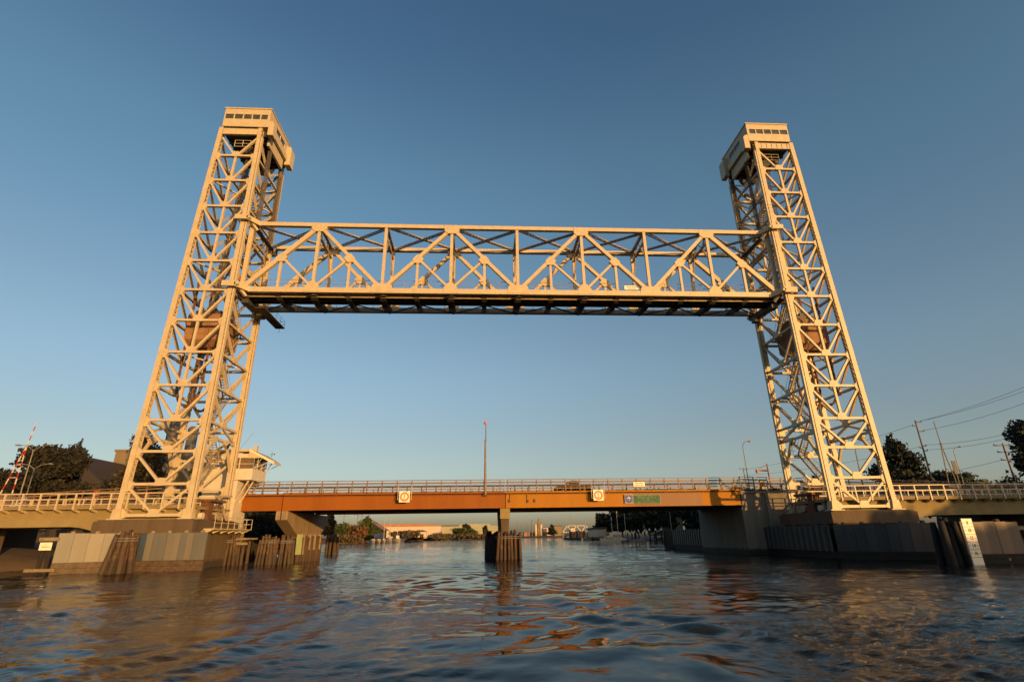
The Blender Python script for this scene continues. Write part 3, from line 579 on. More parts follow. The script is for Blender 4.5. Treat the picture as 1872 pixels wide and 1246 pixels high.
def span(x0, x1, m, name, label, ph):
    T = thing(name, label, 'bridge span', ((x0 + x1) / 2, 19, 6.05), 'steel girder spans of the road bridge')
    YB = 26.3
    mb = MB(); mb.box(x0, YR + .12, 6.05, x1, YR + .2, 7.72); mb.box(x0, YR, 6.03, x1, YR + .45, 6.09); mb.box(x0, YR + .02, 7.66, x1, YR + .45, 7.72); mb.build('front_girder', m, T)
    MB().box(x0, YB - .2, 6.05, x1, YB - .1, 7.72).build('rear_girder', m, T)
    MB().box(x0, YR - .05, 7.86, x1, YR + .5, 8.07).build('kerb_fascia', 'orange_girder' if m != 'red_girder' else m, T)
    mb = MB(); mb.box(x0, YR + .35, 7.72, x1, YB - .1, 7.95); mb.build('road_deck', 'asphalt', T)
    mb = MB(); n = max(2, int((x1 - x0) / 3.2))
    for i in range(n + 1): x = x0 + .2 + (x1 - x0 - .4) * i / n; mb.box(x - .12, YR + .3, 6.5, x + .12, YB - .25, 7.7)
    for y in (15, 18.2, 21.2, 23.8): mb.box(x0, y, 6.2, x1, y + .15, 7.7)
    for i in range(n): xa = x0 + .2 + (x1 - x0 - .4) * i / n; xb = x0 + .2 + (x1 - x0 - .4) * (i + 1) / n; mb.beam((xa, YR + .4, 6.16), (xb, 19, 6.16), .14, .08, (0, 0, 1)); mb.beam((xb, 19.4, 6.15), (xa, YB - .4, 6.15), .14, .08, (0, 0, 1))
    mb.build('floor_framing', 'dark_steel', T)
    railing(T, x0, x1, ph=ph)
    railing(T, x0, x1, y=YB - .25, ph=ph, bal=False)
    return T
span(-34.3, -29.32, 'red_girder', 'girder_span', 'short red oxide girder span under the control house', .6)
span(-29.24, -1.27, 'red_girder', 'girder_span', 'long red oxide girder span between the flared pier and the mid pier', .9)
R = span(-1.19, 29.9, 'orange_girder', 'girder_span', 'brighter orange girder span to the right of the mid pier', .25)
MB().box(15.6, YR + .112, 6.10, 24.6, YR + .118, 7.65).build('repainted_patch', 'patch_girder', R)
for x, z in ((-.75, 6.9), (1.6, 6.85), (2.5, 6.9)): MB().box(x - .12, YR + .0, z - .2, x + .12, YR + .12, z + .2).build('drain_box', 'dark_steel', R)
for xx in (-.7, 1.5): MB().tube([(xx, YR + .05, 6.9), (xx + .05, YR + .02, 7.9), (xx + .2, YR - .12, 8.6)], .03, 5).build('conduit', 'dark_steel', R)

def road_approach(s, label):
    x0, x1 = (38.6, 95) if s < 0 else (29.98, 95)
    T = thing('road_approach', label, 'viaduct', (s * 65, 19, 5), 'road approaches behind the railway viaduct')
    sl = -.055 if s < 0 else -.031
    zz = lambda x: sl * (x - (38 if s < 0 else 33))
    mb = MB()
    a, b = s * x0, s * x1
    mb.prism([(a, 7.8 + zz(x0)), (b, 7.8 + zz(x1)), (b, 8.05 + zz(x1)), (a, 8.05 + zz(x0))], 1, 12.4, 26.2); mb.build('road_deck', 'asphalt', T)
    MB().prism([(a, 6.3 + zz(x0)), (b, 6.3 + zz(x1)), (b, 7.8 + zz(x1)), (a, 7.8 + zz(x0))], 1, 12.35, 12.8).build('edge_beam', 'rusty' if s < 0 else 'dark_concrete', T)
    if s < 0: railing(T, b, a, zz(x1), zz(x0), bal=False); railing(T, b, a, zz(x1), zz(x0), y=26, bal=False)
    else: railing(T, a, b, zz(x0), zz(x1), bal=True); railing(T, a, b, zz(x0), zz(x1), y=26, bal=False)
    for x in (52, 68, 84): MB().box(s * x - .6, 13, -1, s * x + .6, 25, 6.3 + zz(x)).build('support_wall', 'pier_concrete', T)
road_approach(-1, 'road approach with brown railing behind the left railway viaduct')
road_approach(1, 'road approach with brown railing behind the right railway viaduct')

# piers of the road bridge
T = thing('bridge_pier', 'flared board-marked concrete pier under the red girder near the control house', 'bridge pier', (-29.2, 21, -1))
pf = [(12.15, 6.02), (12.15, 4.95), (17.3, 2.9), (17.6, -1.5), (26.2, -1.5), (26.4, 2.9), (30.5, 4.8), (30.5, 6.02)]
MB().prism(pf, 0, -29.9, -28.45).build('pier_wall', 'board_concrete', T)
MB().box(-29.3, 12.05, 4.95, -29.18, 12.15, 6.02).build('groove', 'dark_steel', T)
T = thing('bridge_pier', 'slim concrete mid-channel pier standing behind the timber pile cluster', 'bridge pier', (-1.25, 19, -1))
mb = MB(); mb.prism([(-1.9, 6.02), (-.72, 6.02), (-.86, 3.2), (-.9, -1.5), (-1.72, -1.5), (-1.78, 3.2)], 1, 12.35, 26.6); mb.build('pier_wall', 'pier_concrete', T)
MB().box(-1.93, 12.2, 4.75, -.68, 12.62, 6.02).build('bearing_block', 'concrete', T)
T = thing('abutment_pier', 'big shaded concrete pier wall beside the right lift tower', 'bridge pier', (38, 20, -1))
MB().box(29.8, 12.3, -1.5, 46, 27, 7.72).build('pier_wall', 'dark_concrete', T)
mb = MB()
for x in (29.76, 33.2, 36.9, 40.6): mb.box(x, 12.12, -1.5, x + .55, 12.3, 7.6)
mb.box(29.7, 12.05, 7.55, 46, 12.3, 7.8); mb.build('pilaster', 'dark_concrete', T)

# ------------------------------------------------------------------ control house
def control_house():
    T = thing('control_house', 'cream bridge control house with jutting lookout cab and overhanging roof', 'control house', (-36.3, 14, -1))
    mb = MB(); mb.box(-46, 10.6, -1.5, -38.3, 24, 7.7); mb.box(-38.3, 10.02, -1.5, -34.27, 13.4, 3.5); mb.build('pier_base', 'concrete', T)
    mb = MB(); mb.box(-38.3, 10.0, 3.5, -34.25, 13.42, 9.4); mb.box(-39.2, 10.02, 9.4, -34.27, 17, 12.9); mb.box(-38.5, 9.92, 7.6, -36.2, 10.02, 7.75); mb.build('tower_wall', 'white', T)
    mb = MB(); mb.box(-44.5, 13, 7.7, -39.2, 22, 11.4); mb.build('rear_block', 'concrete', T)
    C0 = (-35.2, -32.55, 9.75, 13.95)
    mb = MB(); mb.box(C0[0], C0[2], 9.6, C0[1], C0[3], 10.95); mb.box(C0[0], C0[2], 12.25, C0[1] - .0, C0[3], 12.75)
    for x in (-35.2, -34.35, -32.65): mb.box(x, C0[2] + .02, 10.95, x + .1, C0[2] + .12, 12.25)
    for y in (9.77, 11.1, 12.5, 13.83): mb.box(C0[1] - .12, y, 10.95, C0[1] - .02, y + .1, 12.25)
    mb.box(C0[0], C0[2] + .03, 11.5, C0[1] - .1, C0[2] + .08, 11.56); mb.build('lookout_cab', 'white', T)
    MB().box(-35.1, C0[2] + .15, 10.95, -32.95, C0[2] + .22, 12.25).build('window_screen', 'blind', T)
    MB().box(-32.95, C0[2] + .15, 10.95, -32.7, C0[2] + .2, 12.25).build('window', 'glass', T)
    for y in (9.9, 11.22, 12.62): MB().box(C0[1] - .2, y, 10.95, C0[1] - .14, y + 1.18, 12.25).build('window', 'glass', T)
    MB().box(-35.0, 10.4, 10.95, -33.2, 13.7, 12.25).build('cab_core', 'dark_steel', T)
    rf = MB()   # hipped roof leaning out over the water
    ap = [(-39.3, 9.62, 12.95), (-33.2, 9.55, 13.0), (-30.55, 10.9, 11.62), (-30.55, 13.3, 11.62), (-33.2, 15.2, 13.0), (-39.3, 17.3, 12.95)]
    up = [(x, y, z + .3) for x, y, z in ap]; k = 6
    rf.add(ap + up, [(0, 1, 4, 5)[::-1], (1, 2, 3, 4)[::-1], (6, 7, 10, 11), (7, 8, 9, 10), (0, 6, 11, 5)[::-1]] + [(i, i + 1, k + i + 1, k + i) for i in range(5)])
    rf.prism([(-33.3, 12.2), (-33.3, 13.05), (-33.1, 13.05), (-31.75, 12.25), (-32.4, 12.2)], 1, 9.68, 9.9); r = rf.build('roof', 'cream', T)
    MB().box(-33.5, 11.2, 13.2, -33.05, 11.7, 13.95).build('chimney', 'cream', r)
    mb = MB()
    for y0, y1 in ((9.85, 10.9), (11.6, 11.9), (13.7, 13.6)): mb.tube([(-32.5, y0, 10.95), (-31.1, (y0 + y1) / 2 + .4, 11.9)], .045, 5); mb.tube([(-32.5, y0, 10.95), (-31.9, y0 + .5, 12.25)], .035, 5)
    mb.build('roof_strut', 'cream', T)
    for y in (10.2, 11.6, 13.1):
        MB().beam((-33.0, y, 9.62), (-34.3, y - .05, 6.9), .16, .16).build('bracket_leg', 'cream', T)
    mb = MB(); mb.tube([(-31.6, 12.6, 12.7), (-31.6, 12.6, 13.4)], .03, 5); mb.tube([(-31.9, 12.6, 13.05), (-31.3, 12.6, 13.05)], .02, 4); mb.lathe((-31.3, 12.6, 13.0), [(.02, 0), (.1, .1), (.02, .2)], 8); mb.build('weather_mast', 'dark_steel', T)
    MB().tube([(-35.4, 11, 13), (-33.7, 11, 15.6)], .018, 4).build('radio_whip', 'grey_steel', T)
control_house()
# service walkway at the pier corner
T = thing('service_walkway', 'small cream railed walkway bracketed to the pier below the control house', 'walkway', (-32.5, 8, 3.6))
mb = MB(); mb.box(-33.0, 1.0, 3.75, -31.9, 10.4, 3.85)
for y in np.linspace(1.2, 10.2, 6): mb.prism([(-33.0, 3.75), (-31.95, 3.75), (-32.9, 3.35)], 1, y - .06, y + .06)
mb.build('platform', 'cream', T)
mb = MB()
for z in (4.4, 4.95): mb.tube([(-33, 10.4, z), (-31.95, 10.4, z), (-31.95, 1.0, z)], .035, 5)
for y in np.linspace(1.0, 10.4, 7): mb.tube([(-31.95, y, 3.8), (-31.95, y, 4.98)], .035, 5)
mb.build('railing', 'cream', T)
def span_lock(s, label):
    T = thing('span_buffer', label, 'machinery', (s * 34, 5, 4.75), 'span seat machinery at the tower feet')
    mb = MB(); mb.box(s * 33.3, 2.2, 4.75, s * 34.6, 3.6, 5.3); mb.box(s * 33.5, 2.4, 5.3, s * 34.4, 3.4, 6.6)
    for k in range(5): mb.box(s * (33.45 + k * .2), 2.32, 5.3, s * (33.53 + k * .2), 2.4, 6.6)
    mb.box(s * 33.2, 2.1, 6.6, s * 34.8, 5.6, 6.85); mb.build('lock_housing', 'rusty', T)
    MB().tube([(s * 33.2, 4.2, 5.2), (s * 34.4, 4.2, 5.2)], .42, 12).build('buffer_drum', 'cream_dirty_shade', T); MB().tube([(s * 33.4, 1.3, 5.1), (s * 34.6, 1.3, 5.1)], .34, 10).build('buffer_drum', 'white', T); MB().box(s * 33.4, 4.8, 4.75, s * 34.6, 5.8, 5.6).build('motor_box', 'cream_dirty_shade', T)
    mb = MB(); mb.beam((s * 33.1, 6.2, 4.75), (s * 34.4, 6.2, 7.4), .2, .2); mb.box(s * 33, 6, 7.3, s * 34.8, 6.4, 7.5); mb.build('seat_frame', 'cream_dirty_shade', T)
span_lock(-1, 'rusty span seat machinery at the foot of the left tower')
span_lock(1, 'dark span seat machinery at the foot of the right tower')

# ------------------------------------------------------------------ timber dolphins
def dolphin(c, top, base, n, zt, label, m='pile', group='timber pile clusters in the channel', band=True, lean=.25, seed=1, r=.2):
    rg = random.Random(seed); T = thing('pile_dolphin', label, 'pile cluster', (c[0], c[1], -1), group)
    for i in range(n):
        q = (i * 2) % 3; a = (i / max(1, n - 1) - .5)
        xt = c[0] + a * top[0] + rg.uniform(-.05, .05); xt += rg.uniform(-.12, .12); yt = c[1] + (q - 1) * top[1] / 2 + rg.uniform(-.1, .1)
        xb = c[0] + a * base[0] + rg.uniform(-.1, .1); yb = c[1] + (q - 1) * base[1] / 2 - .1 + rg.uniform(-.1, .1)
        zz = zt + rg.uniform(-.5, .25); rr = r * rg.uniform(.85, 1.15)
        pts = [V((xb, yb, -1.2)).lerp(V((xt, yt, zz)), t) + V((rg.uniform(-.02, .02), rg.uniform(-.02, .02), 0)) for t in (0, .3, .6, .9, 1)]
        MB().tube(pts, [rr * 1.1, rr * 1.08, rr * 1.0, rr * .95, rr * .8], 9).build('pile', m if m == 'black_pile' else rg.choice(('pile', 'pile', 'pile_red', 'pile_pale')), T, True)
    if band:
        mb = MB()
        for z in (zt - .55, zt - .75):
            w2 = top[0] / 2 + r * 1.15 + .03; y2 = top[1] / 2 + r * 1.15 + .03
            pts = [(c[0] + w2 * math.cos(t) * 1.05, c[1] + y2 * math.sin(t) * 1.15, z) for t in np.linspace(0, 2 * math.pi, 17)]; mb.tube(pts, .035, 4)
        mb.build('wire_lashing', 'lamp_metal', T)
    return T
dolphin((-37.0, -4.7), (1.35, .8), (2.2, 1.6), 9, 3.5, 'leaning timber pile cluster between the pale fender panels', seed=1, r=.22)
q2 = at(422, 979, 8.6)
dolphin((q2.x, 8.6), (1.6, 1.0), (2.05, 1.4), 16, 3.2, 'pile cluster right of the grey fender panels beside the tower pier', seed=2, r=.19)
q3 = at(492, 979, 9.5); dolphin((q3.x, 9.5), (1.5, .9), (1.95, 1.3), 15, 3.1, 'pile cluster in front of the timber walkway left of the flared pier', seed=3, r=.16)
q4 = at(525, 979, 10.6); dolphin((q4.x, 10.6), (1.4, .8), (1.8, 1.2), 14, 3.05, 'pile cluster against the left edge of the flared pier', seed=4, r=.16)
dolphin((-31.3, 45.4), (1.5, 1.0), (1.7, 1.4), 8, 3.3, 'upright pile cluster standing free behind the flared pier', seed=5, r=.26, band=False)
dolphin((-0.9, 11.3), (2.7, 1.0), (3.1, 1.4), 20, 3.15, 'reddish pile cluster guarding the front of the mid pier', seed=6, r=.19)
dolphin((-2.75, 19), (1.5, 7.0), (1.7, 7.4), 16, 3.15, 'dark row of piles along the left side of the mid pier', 'black_pile', seed=7, r=.25, band=False)
dolphin((35.6, 59), (1.3, 1.2), (1.9, 1.8), 9, 3.7, 'black pile cluster standing beyond the end of the corrugated fender', 'black_pile', seed=8, r=.3, band=False)
T = dolphin((34.35, -13.9), (1.5, .9), (2.1, 1.4), 9, 3.45, 'black pile cluster beside the white clearance gauge', 'black_pile', seed=9, r=.25, band=False)
# the timber fender with pale battens by the flared pier
T = thing('timber_fender', 'timber fender with pale green and cream battens below the flared pier', 'fender', (-27.7, 15.6, -1))
a0 = V((at(548, 979, 13.2).x, 13.2, 0)); a1 = V((at(586, 979, 18.0).x, 18.0, 0))
for i in range(8): q = a0.lerp(a1, i / 7); MB().tube([(q.x - .1, q.y, -1.2), (q.x, q.y, 3.05 - .12 * (i % 2))], .3, 8).build('pile', ('pile', 'pile_red')[i % 2], T, True)
for i, t in enumerate((.02, .2, .48, .72, .97)):
    q = a0.lerp(a1, t); MB().box(q.x + .3, q.y - (.3 if i == 0 else .1), .9 if i < 2 else 1.4, q.x + .38, q.y + (.3 if i == 0 else .1), 3.25).build('batten_side', 'plank', T) if False else MB().box(q.x - (.24 if i == 0 else .08), q.y - .46, .9 if i < 2 else 1.4, q.x + (.24 if i == 0 else .08) + .2, q.y - .3, 3.25).build('batten', mat('pale_green_batten', (.36, .42, .18), .7) if i == 0 else 'plank', T)
T = thing('timber_walkway', 'low bleached timber walkway linking the pile clusters', 'walkway', (-32.3, 9.5, 2.4))
mb = MB(); mb.box(-33.4, 8.2, 2.7, -31.2, 11.0, 2.9); mb.box(-33.3, 8.25, 2.15, -31.3, 8.4, 2.4); mb.build('deck', 'plank', T)
for y in (9, 10.6): MB().tube([(-32.0, y, -1), (-32.0, y, 2.7)], .2, 8).build('pile', 'pile', T)
MB().box(-33.6, 9.3, -1, -32.3, 9.6, 2.1).build('back_board', 'timber', T)

# ------------------------------------------------------------------ fenders
def fender(name, label, segs, mats, zt, zb, lean=0.0, timber='timber', nm=None):
    "row of sheet panels on a timber wall; segs: list of (x,y) corner points"
    mx = sum(p[0] for p in segs) / len(segs); my = sum(p[1] for p in segs) / len(segs)
    T = thing(name, label, 'fender', (mx, my, -1)); n = len(mats)
    L = [0]
    for a, b in zip(segs, segs[1:]): L.append(L[-1] + math.dist(a, b))
    def at_(t):
        for i in range(len(segs) - 1):
            if t <= L[i + 1] + 1e-6: u = (t - L[i]) / (L[i + 1] - L[i]); return V((segs[i][0] + (segs[i + 1][0] - segs[i][0]) * u, segs[i][1] + (segs[i + 1][1] - segs[i][1]) * u, 0))
    for i, mm in enumerate(mats):
        a = at_(L[-1] * i / n); b = at_(L[-1] * (i + 1) / n); d = (b - a).normalized(); nn = V((d.y, -d.x, 0))
        off = .03 * (i % 2); a2 = a + d * .01 + nn * off; b2 = b - d * .01 + nn * off; dz = random.uniform(-.05, .05)
        mb = MB(); mb.add([a2 + V((0, 0, zb)), b2 + V((0, 0, zb)), b2 + V((0, 0, zt + dz)), a2 + V((0, 0, zt + dz)), a2 - nn * .12 + V((0, 0, zb)), b2 - nn * .12 + V((0, 0, zb)), b2 - nn * .12 + V((0, 0, zt + dz)), a2 - nn * .12 + V((0, 0, zt + dz))],
               [(0, 1, 2, 3), (5, 4, 7, 6), (0, 4, 5, 1), (1, 5, 6, 2), (2, 6, 7, 3), (3, 7, 4, 0)])
        mb.build('fender_panel', mm, T)
    mb = MB()
    for (xa, ya), (xb, yb) in zip(segs, segs[1:]):
        d = V((xb - xa, yb - ya, 0)).normalized(); nn = V((d.y, -d.x, 0)); a = V((xa, ya, 0)) - nn * .32; b = V((xb, yb, 0)) - nn * .32
        mb.beam(a + V((0, 0, -1.5)), a + V((0, 0, -1.4)), .1, .1)
        for z0, z1, o in ((-1.5, .45, .14), (.47, zb - .02, .2)): mb.beam(a + nn * o + V((0, 0, (z0 + z1) / 2)), b + nn * o + V((0, 0, (z0 + z1) / 2)), z1 - z0, .36, nn)
    mb.build('timber_wale', timber, T)
    mb = MB(); k = int(L[-1] / 1.5)
    for i in range(k): q = at_(L[-1] * (i + .5) / k); dd = at_(L[-1] * min(1, (i + .6) / k)) - at_(L[-1] * (i + .4) / k); dd.normalize(); mb.lathe(q + V((-dd.y, dd.x, 0)) * .62, [(.22, 0), (.22, zt + .1), (.16, zt + .22)], 8)
    mb.build('backing_pile', 'plank' if timber == 'timber' else 'pile', T)
    return T
fender('fender_wall', 'short run of pale beige fender panels left of the leaning piles', [(-43.0, -4.7), (-38.3, -1.6)], ['panel_c', 'panel_a', 'panel_b', 'panel_a', 'panel_b'], 3.45, .95)
fender('fender_wall', 'long run of grey and beige fender panels below the left tower pier', [(-37.3, -2.1), (-31.05, -1.95)], ['panel_f', 'panel_a', 'panel_d', 'panel_c', 'panel_e', 'panel_b', 'panel_d', 'panel_e', 'panel_d', 'panel_d'], 3.42, .95)
q1 = at(1715, 995, -8.5)
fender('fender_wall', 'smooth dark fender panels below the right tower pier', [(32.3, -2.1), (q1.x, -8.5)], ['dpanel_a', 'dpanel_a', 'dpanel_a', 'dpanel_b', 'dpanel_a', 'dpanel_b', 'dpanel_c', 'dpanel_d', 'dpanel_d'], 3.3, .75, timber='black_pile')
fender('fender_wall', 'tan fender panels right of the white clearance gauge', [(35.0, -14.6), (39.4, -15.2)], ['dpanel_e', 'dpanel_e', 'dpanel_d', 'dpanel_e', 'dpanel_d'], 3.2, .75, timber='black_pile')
# corrugated sheet fender along the channel
T = thing('corrugated_fender', 'dark corrugated fender wall along the right side of the channel', 'fender', (32.7, 24, -1))
mb = MB(); a = V((33.2, 49.5, 0)); b = V((32.3, -2.0, 0)); n = 46; d = (b - a) / n; nn = V((-1, 0, 0)); pr = []
for i in range(n):
    for t, o in ((0, 0), (.35, 0), (.5, .28), (.85, .28)): pr.append(a + d * (i + t) + nn * o)
for i in range(len(pr) - 1): mb.add([pr[i] + V((0, 0, .7)), pr[i + 1] + V((0, 0, .7)), pr[i + 1] + V((0, 0, 3.3)), pr[i] + V((0, 0, 3.3))], [(0, 1, 2, 3)])
mb.build('sheet', 'sheet', T)
mb = MB(); mb.beam(a + V((.25, 0, -.3)), b + V((.25, 0, -.3)), 2.2, .4, nn); mb.beam(a + V((.3, 0, 2.2)), b + V((.3, 0, 2.2)), 1.4, .3, nn); mb.box(33.1, 49.6, -1, 36, 49.9, 3.3); mb.build('timber_wale', 'black_pile', T)
mb = MB()
for i in range(26): q = a.lerp(b, i / 25); mb.lathe(q + V((.55, 0, 0)), [(.2, 0), (.2, 3.35), (.12, 3.47)], 8)
mb.build('backing_pile', 'pile', T)

# clearance gauge
T = thing('clearance_gauge', 'tall white clearance gauge board numbered 8 to 16 standing in the water', 'gauge board', (34.75, -15.5, -.6))
gx, gy = 34.75, -15.6
MB().box(gx - .44, gy, -.6, gx + .44, gy + .1, 3.45).build('board', 'sign_white', T)
sp = .57
for i, nme in enumerate(('8', '10', '12', '14', '16')):
    zc = 3.12 - i * sp; text_mesh(nme, .36, 'number', 'sign_black', T, (gx, gy - .012, zc), sx=.85)
    MB().box(gx - .44, gy - .012, zc - sp / 2 - .015, gx + .44, gy, zc - sp / 2 + .015).build('division_line', 'sign_black', T)
    mb = MB(); mb.box(gx - .4, gy - .011, zc - .02, gx - .27, gy, zc + .02); mb.box(gx + .27, gy - .011, zc - .02, gx + .4, gy, zc + .02); mb.build('tick_mark', 'sign_black', T)
MB().box(gx - .1, gy + .1, -.6, gx + .1, gy + .3, 3.4).build('support_post', 'black_pile', T)

def small_sign(c, wd, ht, post, label, my=0):
    T = thing('notice_board', label, 'sign', (c[0], c[1], -.5), 'white notices on the fender ends')
    x, y, z = c; MB().box(x - wd / 2, y, z - ht / 2, x + wd / 2, y + .05, z + ht / 2).build('board', 'sign_white', T)
    mb = MB(); mb.box(x - .32 * wd, y - .012, z - .12 * ht, x + .32 * wd, y, z - .02 * ht); mb.build('lettering', 'sign_orange', T)
    MB().lathe((x, y - .01, z + .22 * ht), [(.02, -.02), (.09 * ht, 0), (.02, .02)], 10).build('emblem', 'sign_black', T)
    for dx in (-.3, .35): MB().tube([(x + dx, y + .25, -1), (x + dx, y + .25, post)], .15, 8).build('pile', 'black_pile', T)
    mb = MB(); mb.box(x - .75, y + .05, z + ht / 2 + .12, x + .95, y + .15, z + ht / 2 + .42); mb.box(x - 1.3, y - .02, .25, x + 1.3, y + .12, .5); mb.build('crossbar', 'plank', T)
    return T
p = at(83, 998, -4.9); small_sign((p.x, -4.9, p.z), 1.05, .66, 3.1, 'white notice board on dark piles at the far left fender end')
p = at(1858, 977, -15); small_sign((p.x, -15, p.z), .6, .5, 3.2, 'small shaded notice board at the right end of the tan fender panels')

# ------------------------------------------------------------------ signs on the road bridge
def speed_sign(px, py, depth, label):
    p = at(px, py, YR - depth); T = thing('speed_sign', label, 'sign', (p.x, YR - depth, p.z), 'orange ring speed signs hung on the road bridge'); y = YR - depth
    MB().box(p.x - .66, y, p.z - .66, p.x + .66, y + .05, p.z + .66).build('board', 'sign_white', T)
    mb = MB(); n = 28
    for i in range(n):
        a0, a1 = 2 * math.pi * i / n, 2 * math.pi * (i + 1) / n
        mb.add([(p.x + r * math.cos(a), y - .008, p.z + r * math.sin(a)) for a, r in ((a0, .37), (a1, .37), (a1, .56), (a0, .56))], [(0, 1, 2, 3)])
    mb.build('ring', 'sign_orange', T)
    text_mesh('5', .44, 'number', 'sign_black', T, (p.x, y - .012, p.z + .1)); text_mesh('MPH', .16, 'lettering', 'sign_black', T, (p.x, y - .012, p.z - .24))
    mb = MB()
    for dx in (-.85, .85):
        mb.tube([(p.x + dx, y + .12, p.z - .35), (p.x + dx, y + .12, p.z + 1.5)], .035, 5); mb.tube([(p.x + dx, y + .12, p.z - .33), (p.x, y + .1, p.z - .33)], .03, 5); mb.tube([(p.x + dx, y + .12, p.z + .55), (p.x, y + .1, p.z + .55)], .03, 5); mb.tube([(p.x + dx, y + .12, p.z + 1.45), (p.x + dx, YR + .0, p.z + 1.45)], .03, 5)
    mb.build('hanger_frame', 'white', T)
speed_sign(739.5, 907.5, .85, 'white board with orange ring on the red girder span')
speed_sign(1094, 904.5, .85, 'white board with orange ring on the orange girder span')
pa = at(1141.5, 903.5, YR - .1); pb = at(1158, 919.5, YR - .1); pc = at(1208, 919, YR - .1); pd_ = at(1208, 903.5, YR - .1)
T = thing('trail_sign', 'blue square sign with white bird emblem beside the green sign', 'sign', (pa.x, YR - .1, pb.z)); y = YR - .12
MB().box(pa.x, y, pb.z, pb.x - .03, y + .05, pa.z).build('board', 'sign_white', T); MB().box(pa.x + .025, y - .008, pb.z + .025, pb.x - .05, y, pa.z - .025).build('face', 'sign_blue', T)
cx = (pa.x + pb.x) / 2; cz = (pa.z + pb.z) / 2 + .08; mb = MB()
for i in range(12):
    t0, t1 = -1 + i / 6, -1 + (i + 1) / 6
    f = lambda t: (.27 * t, .10 * (1 - t * t) - .04 * abs(t)); th = lambda t: .025 + .035 * (1 - abs(t)) + (.02 if abs(t) > .8 else 0)
    (xa, za), (xb, zb_) = f(t0), f(t1); mb.add([(cx + xa, y - .016, cz + za - th(t0)), (cx + xb, y - .016, cz + zb_ - th(t1)), (cx + xb, y - .016, cz + zb_ + th(t1) * .5), (cx + xa, y - .016, cz + za + th(t0) * .5)], [(0, 1, 2, 3)])
mb.beam((cx - .02, y - .014, cz + .12), (cx + .02, y - .014, cz + .24), .04, .008); mb.beam((cx + .04, y - .014, cz - .08), (cx - .03, y - .014, cz - .24), .04, .008)
for dx in (-.38, .36): mb.box(cx + dx - .04, y - .016, cz - .55, cx + dx + .03, y - .01, cz - .46)
mb.build('emblem', 'sign_white', T)
T = thing('waterway_sign', 'green rectangular sign with pale lettering on the orange girder span', 'sign', (pb.x, YR - .1, pb.z)); zt_, zb_ = pd_.z, pc.z
MB().box(pb.x, y, zb_, pc.x, y + .05, zt_).build('board', 'sign_mint', T); MB().box(pb.x + .05, y - .008, zb_ + .04, pc.x - .05, y, zt_ - .04).build('face', 'sign_green', T)
mb = MB(); Wd = pc.x - pb.x; Hd = zt_ - zb_
for fz, h, words in ((.86, .1, [(.17, .34), (.41, .47), (.55, .72)]), (.70, .08, [(.14, .24), (.30, .42), (.47, .60), (.66, .72), (.77, .85)]), (.57, .07, [(.20, .30), (.34, .44), (.50, .60), (.63, .70)]), (.42, .1, [(.34, .42), (.46, .50), (.54, .62)]), (.20, .08, [(.14, .33), (.38, .46), (.50, .60), (.66, .74)]), (.08, .06, [(.16, .26), (.60, .68), (.72, .8)])):
    for a, b in words:
        k = max(2, int((b - a) / .03))
        for i in range(k): xx = pb.x + Wd * (a + (b - a) * i / k); mb.box(xx, y - .014, zb_ + Hd * fz - Hd * h / 2 * random.uniform(.5, 1), xx + Wd * (b - a) / k * .55, y - .008, zb_ + Hd * fz + Hd * h / 3 * random.uniform(.5, 1))
mb.build('lettering', 'sign_mint', T)
p0 = at(1157.5, 880.5, YR - .12); p1 = at(1179, 889, YR - .12)
T = thing('railing_notice', 'cream two-line notice wired to the road bridge railing', 'sign', (p0.x, YR - .12, p1.z)); MB().box(p0.x, YR - .16, p1.z, p1.x, YR - .12, p0.z).build('board', 'sign_white', T)
mb = MB(); Wd = p1.x - p0.x
for fz, words in ((.72, [(.1, .42), (.5, .85)]), (.3, [(.12, .55), (.62, .88)])):
    for a, b in words: mb.box(p0.x + Wd * a, YR - .172, p1.z + (p0.z - p1.z) * (fz - .1), p0.x + Wd * b, YR - .16, p1.z + (p0.z - p1.z) * (fz + .1))
mb.build('lettering', 'sign_faded', T)

# light mast in the middle of the road bridge
p = at(887, 899, 11.9); q = at(887, 771, 11.9)
T = thing('light_mast', 'slender tapered brown mast with a small orange lamp on the road bridge', 'mast', (p.x, 11.9, p.z))
MB().tube([(p.x, 11.85, p.z - .3), (p.x, 11.85, p.z + (q.z - p.z) * .74)], .17, 8, .1).build('lower_tube', 'rail_brown', T); MB().tube([(p.x + .06, 11.85, p.z + (q.z - p.z) * .7), (p.x + .06, 11.85, q.z)], .07, 6, .05).build('upper_tube', 'grey_steel', T)
MB().lathe((p.x - .02, 11.85, q.z - .25), [(.05, -.1), (.2, 0), (.2, .25), (.06, .36)], 10).build('lamp', 'sign_orange', T)
MB().box(p.x - .3, 11.75, p.z - .45, p.x + .2, 12, p.z - .3).build('base_bracket', 'dark_steel', T)

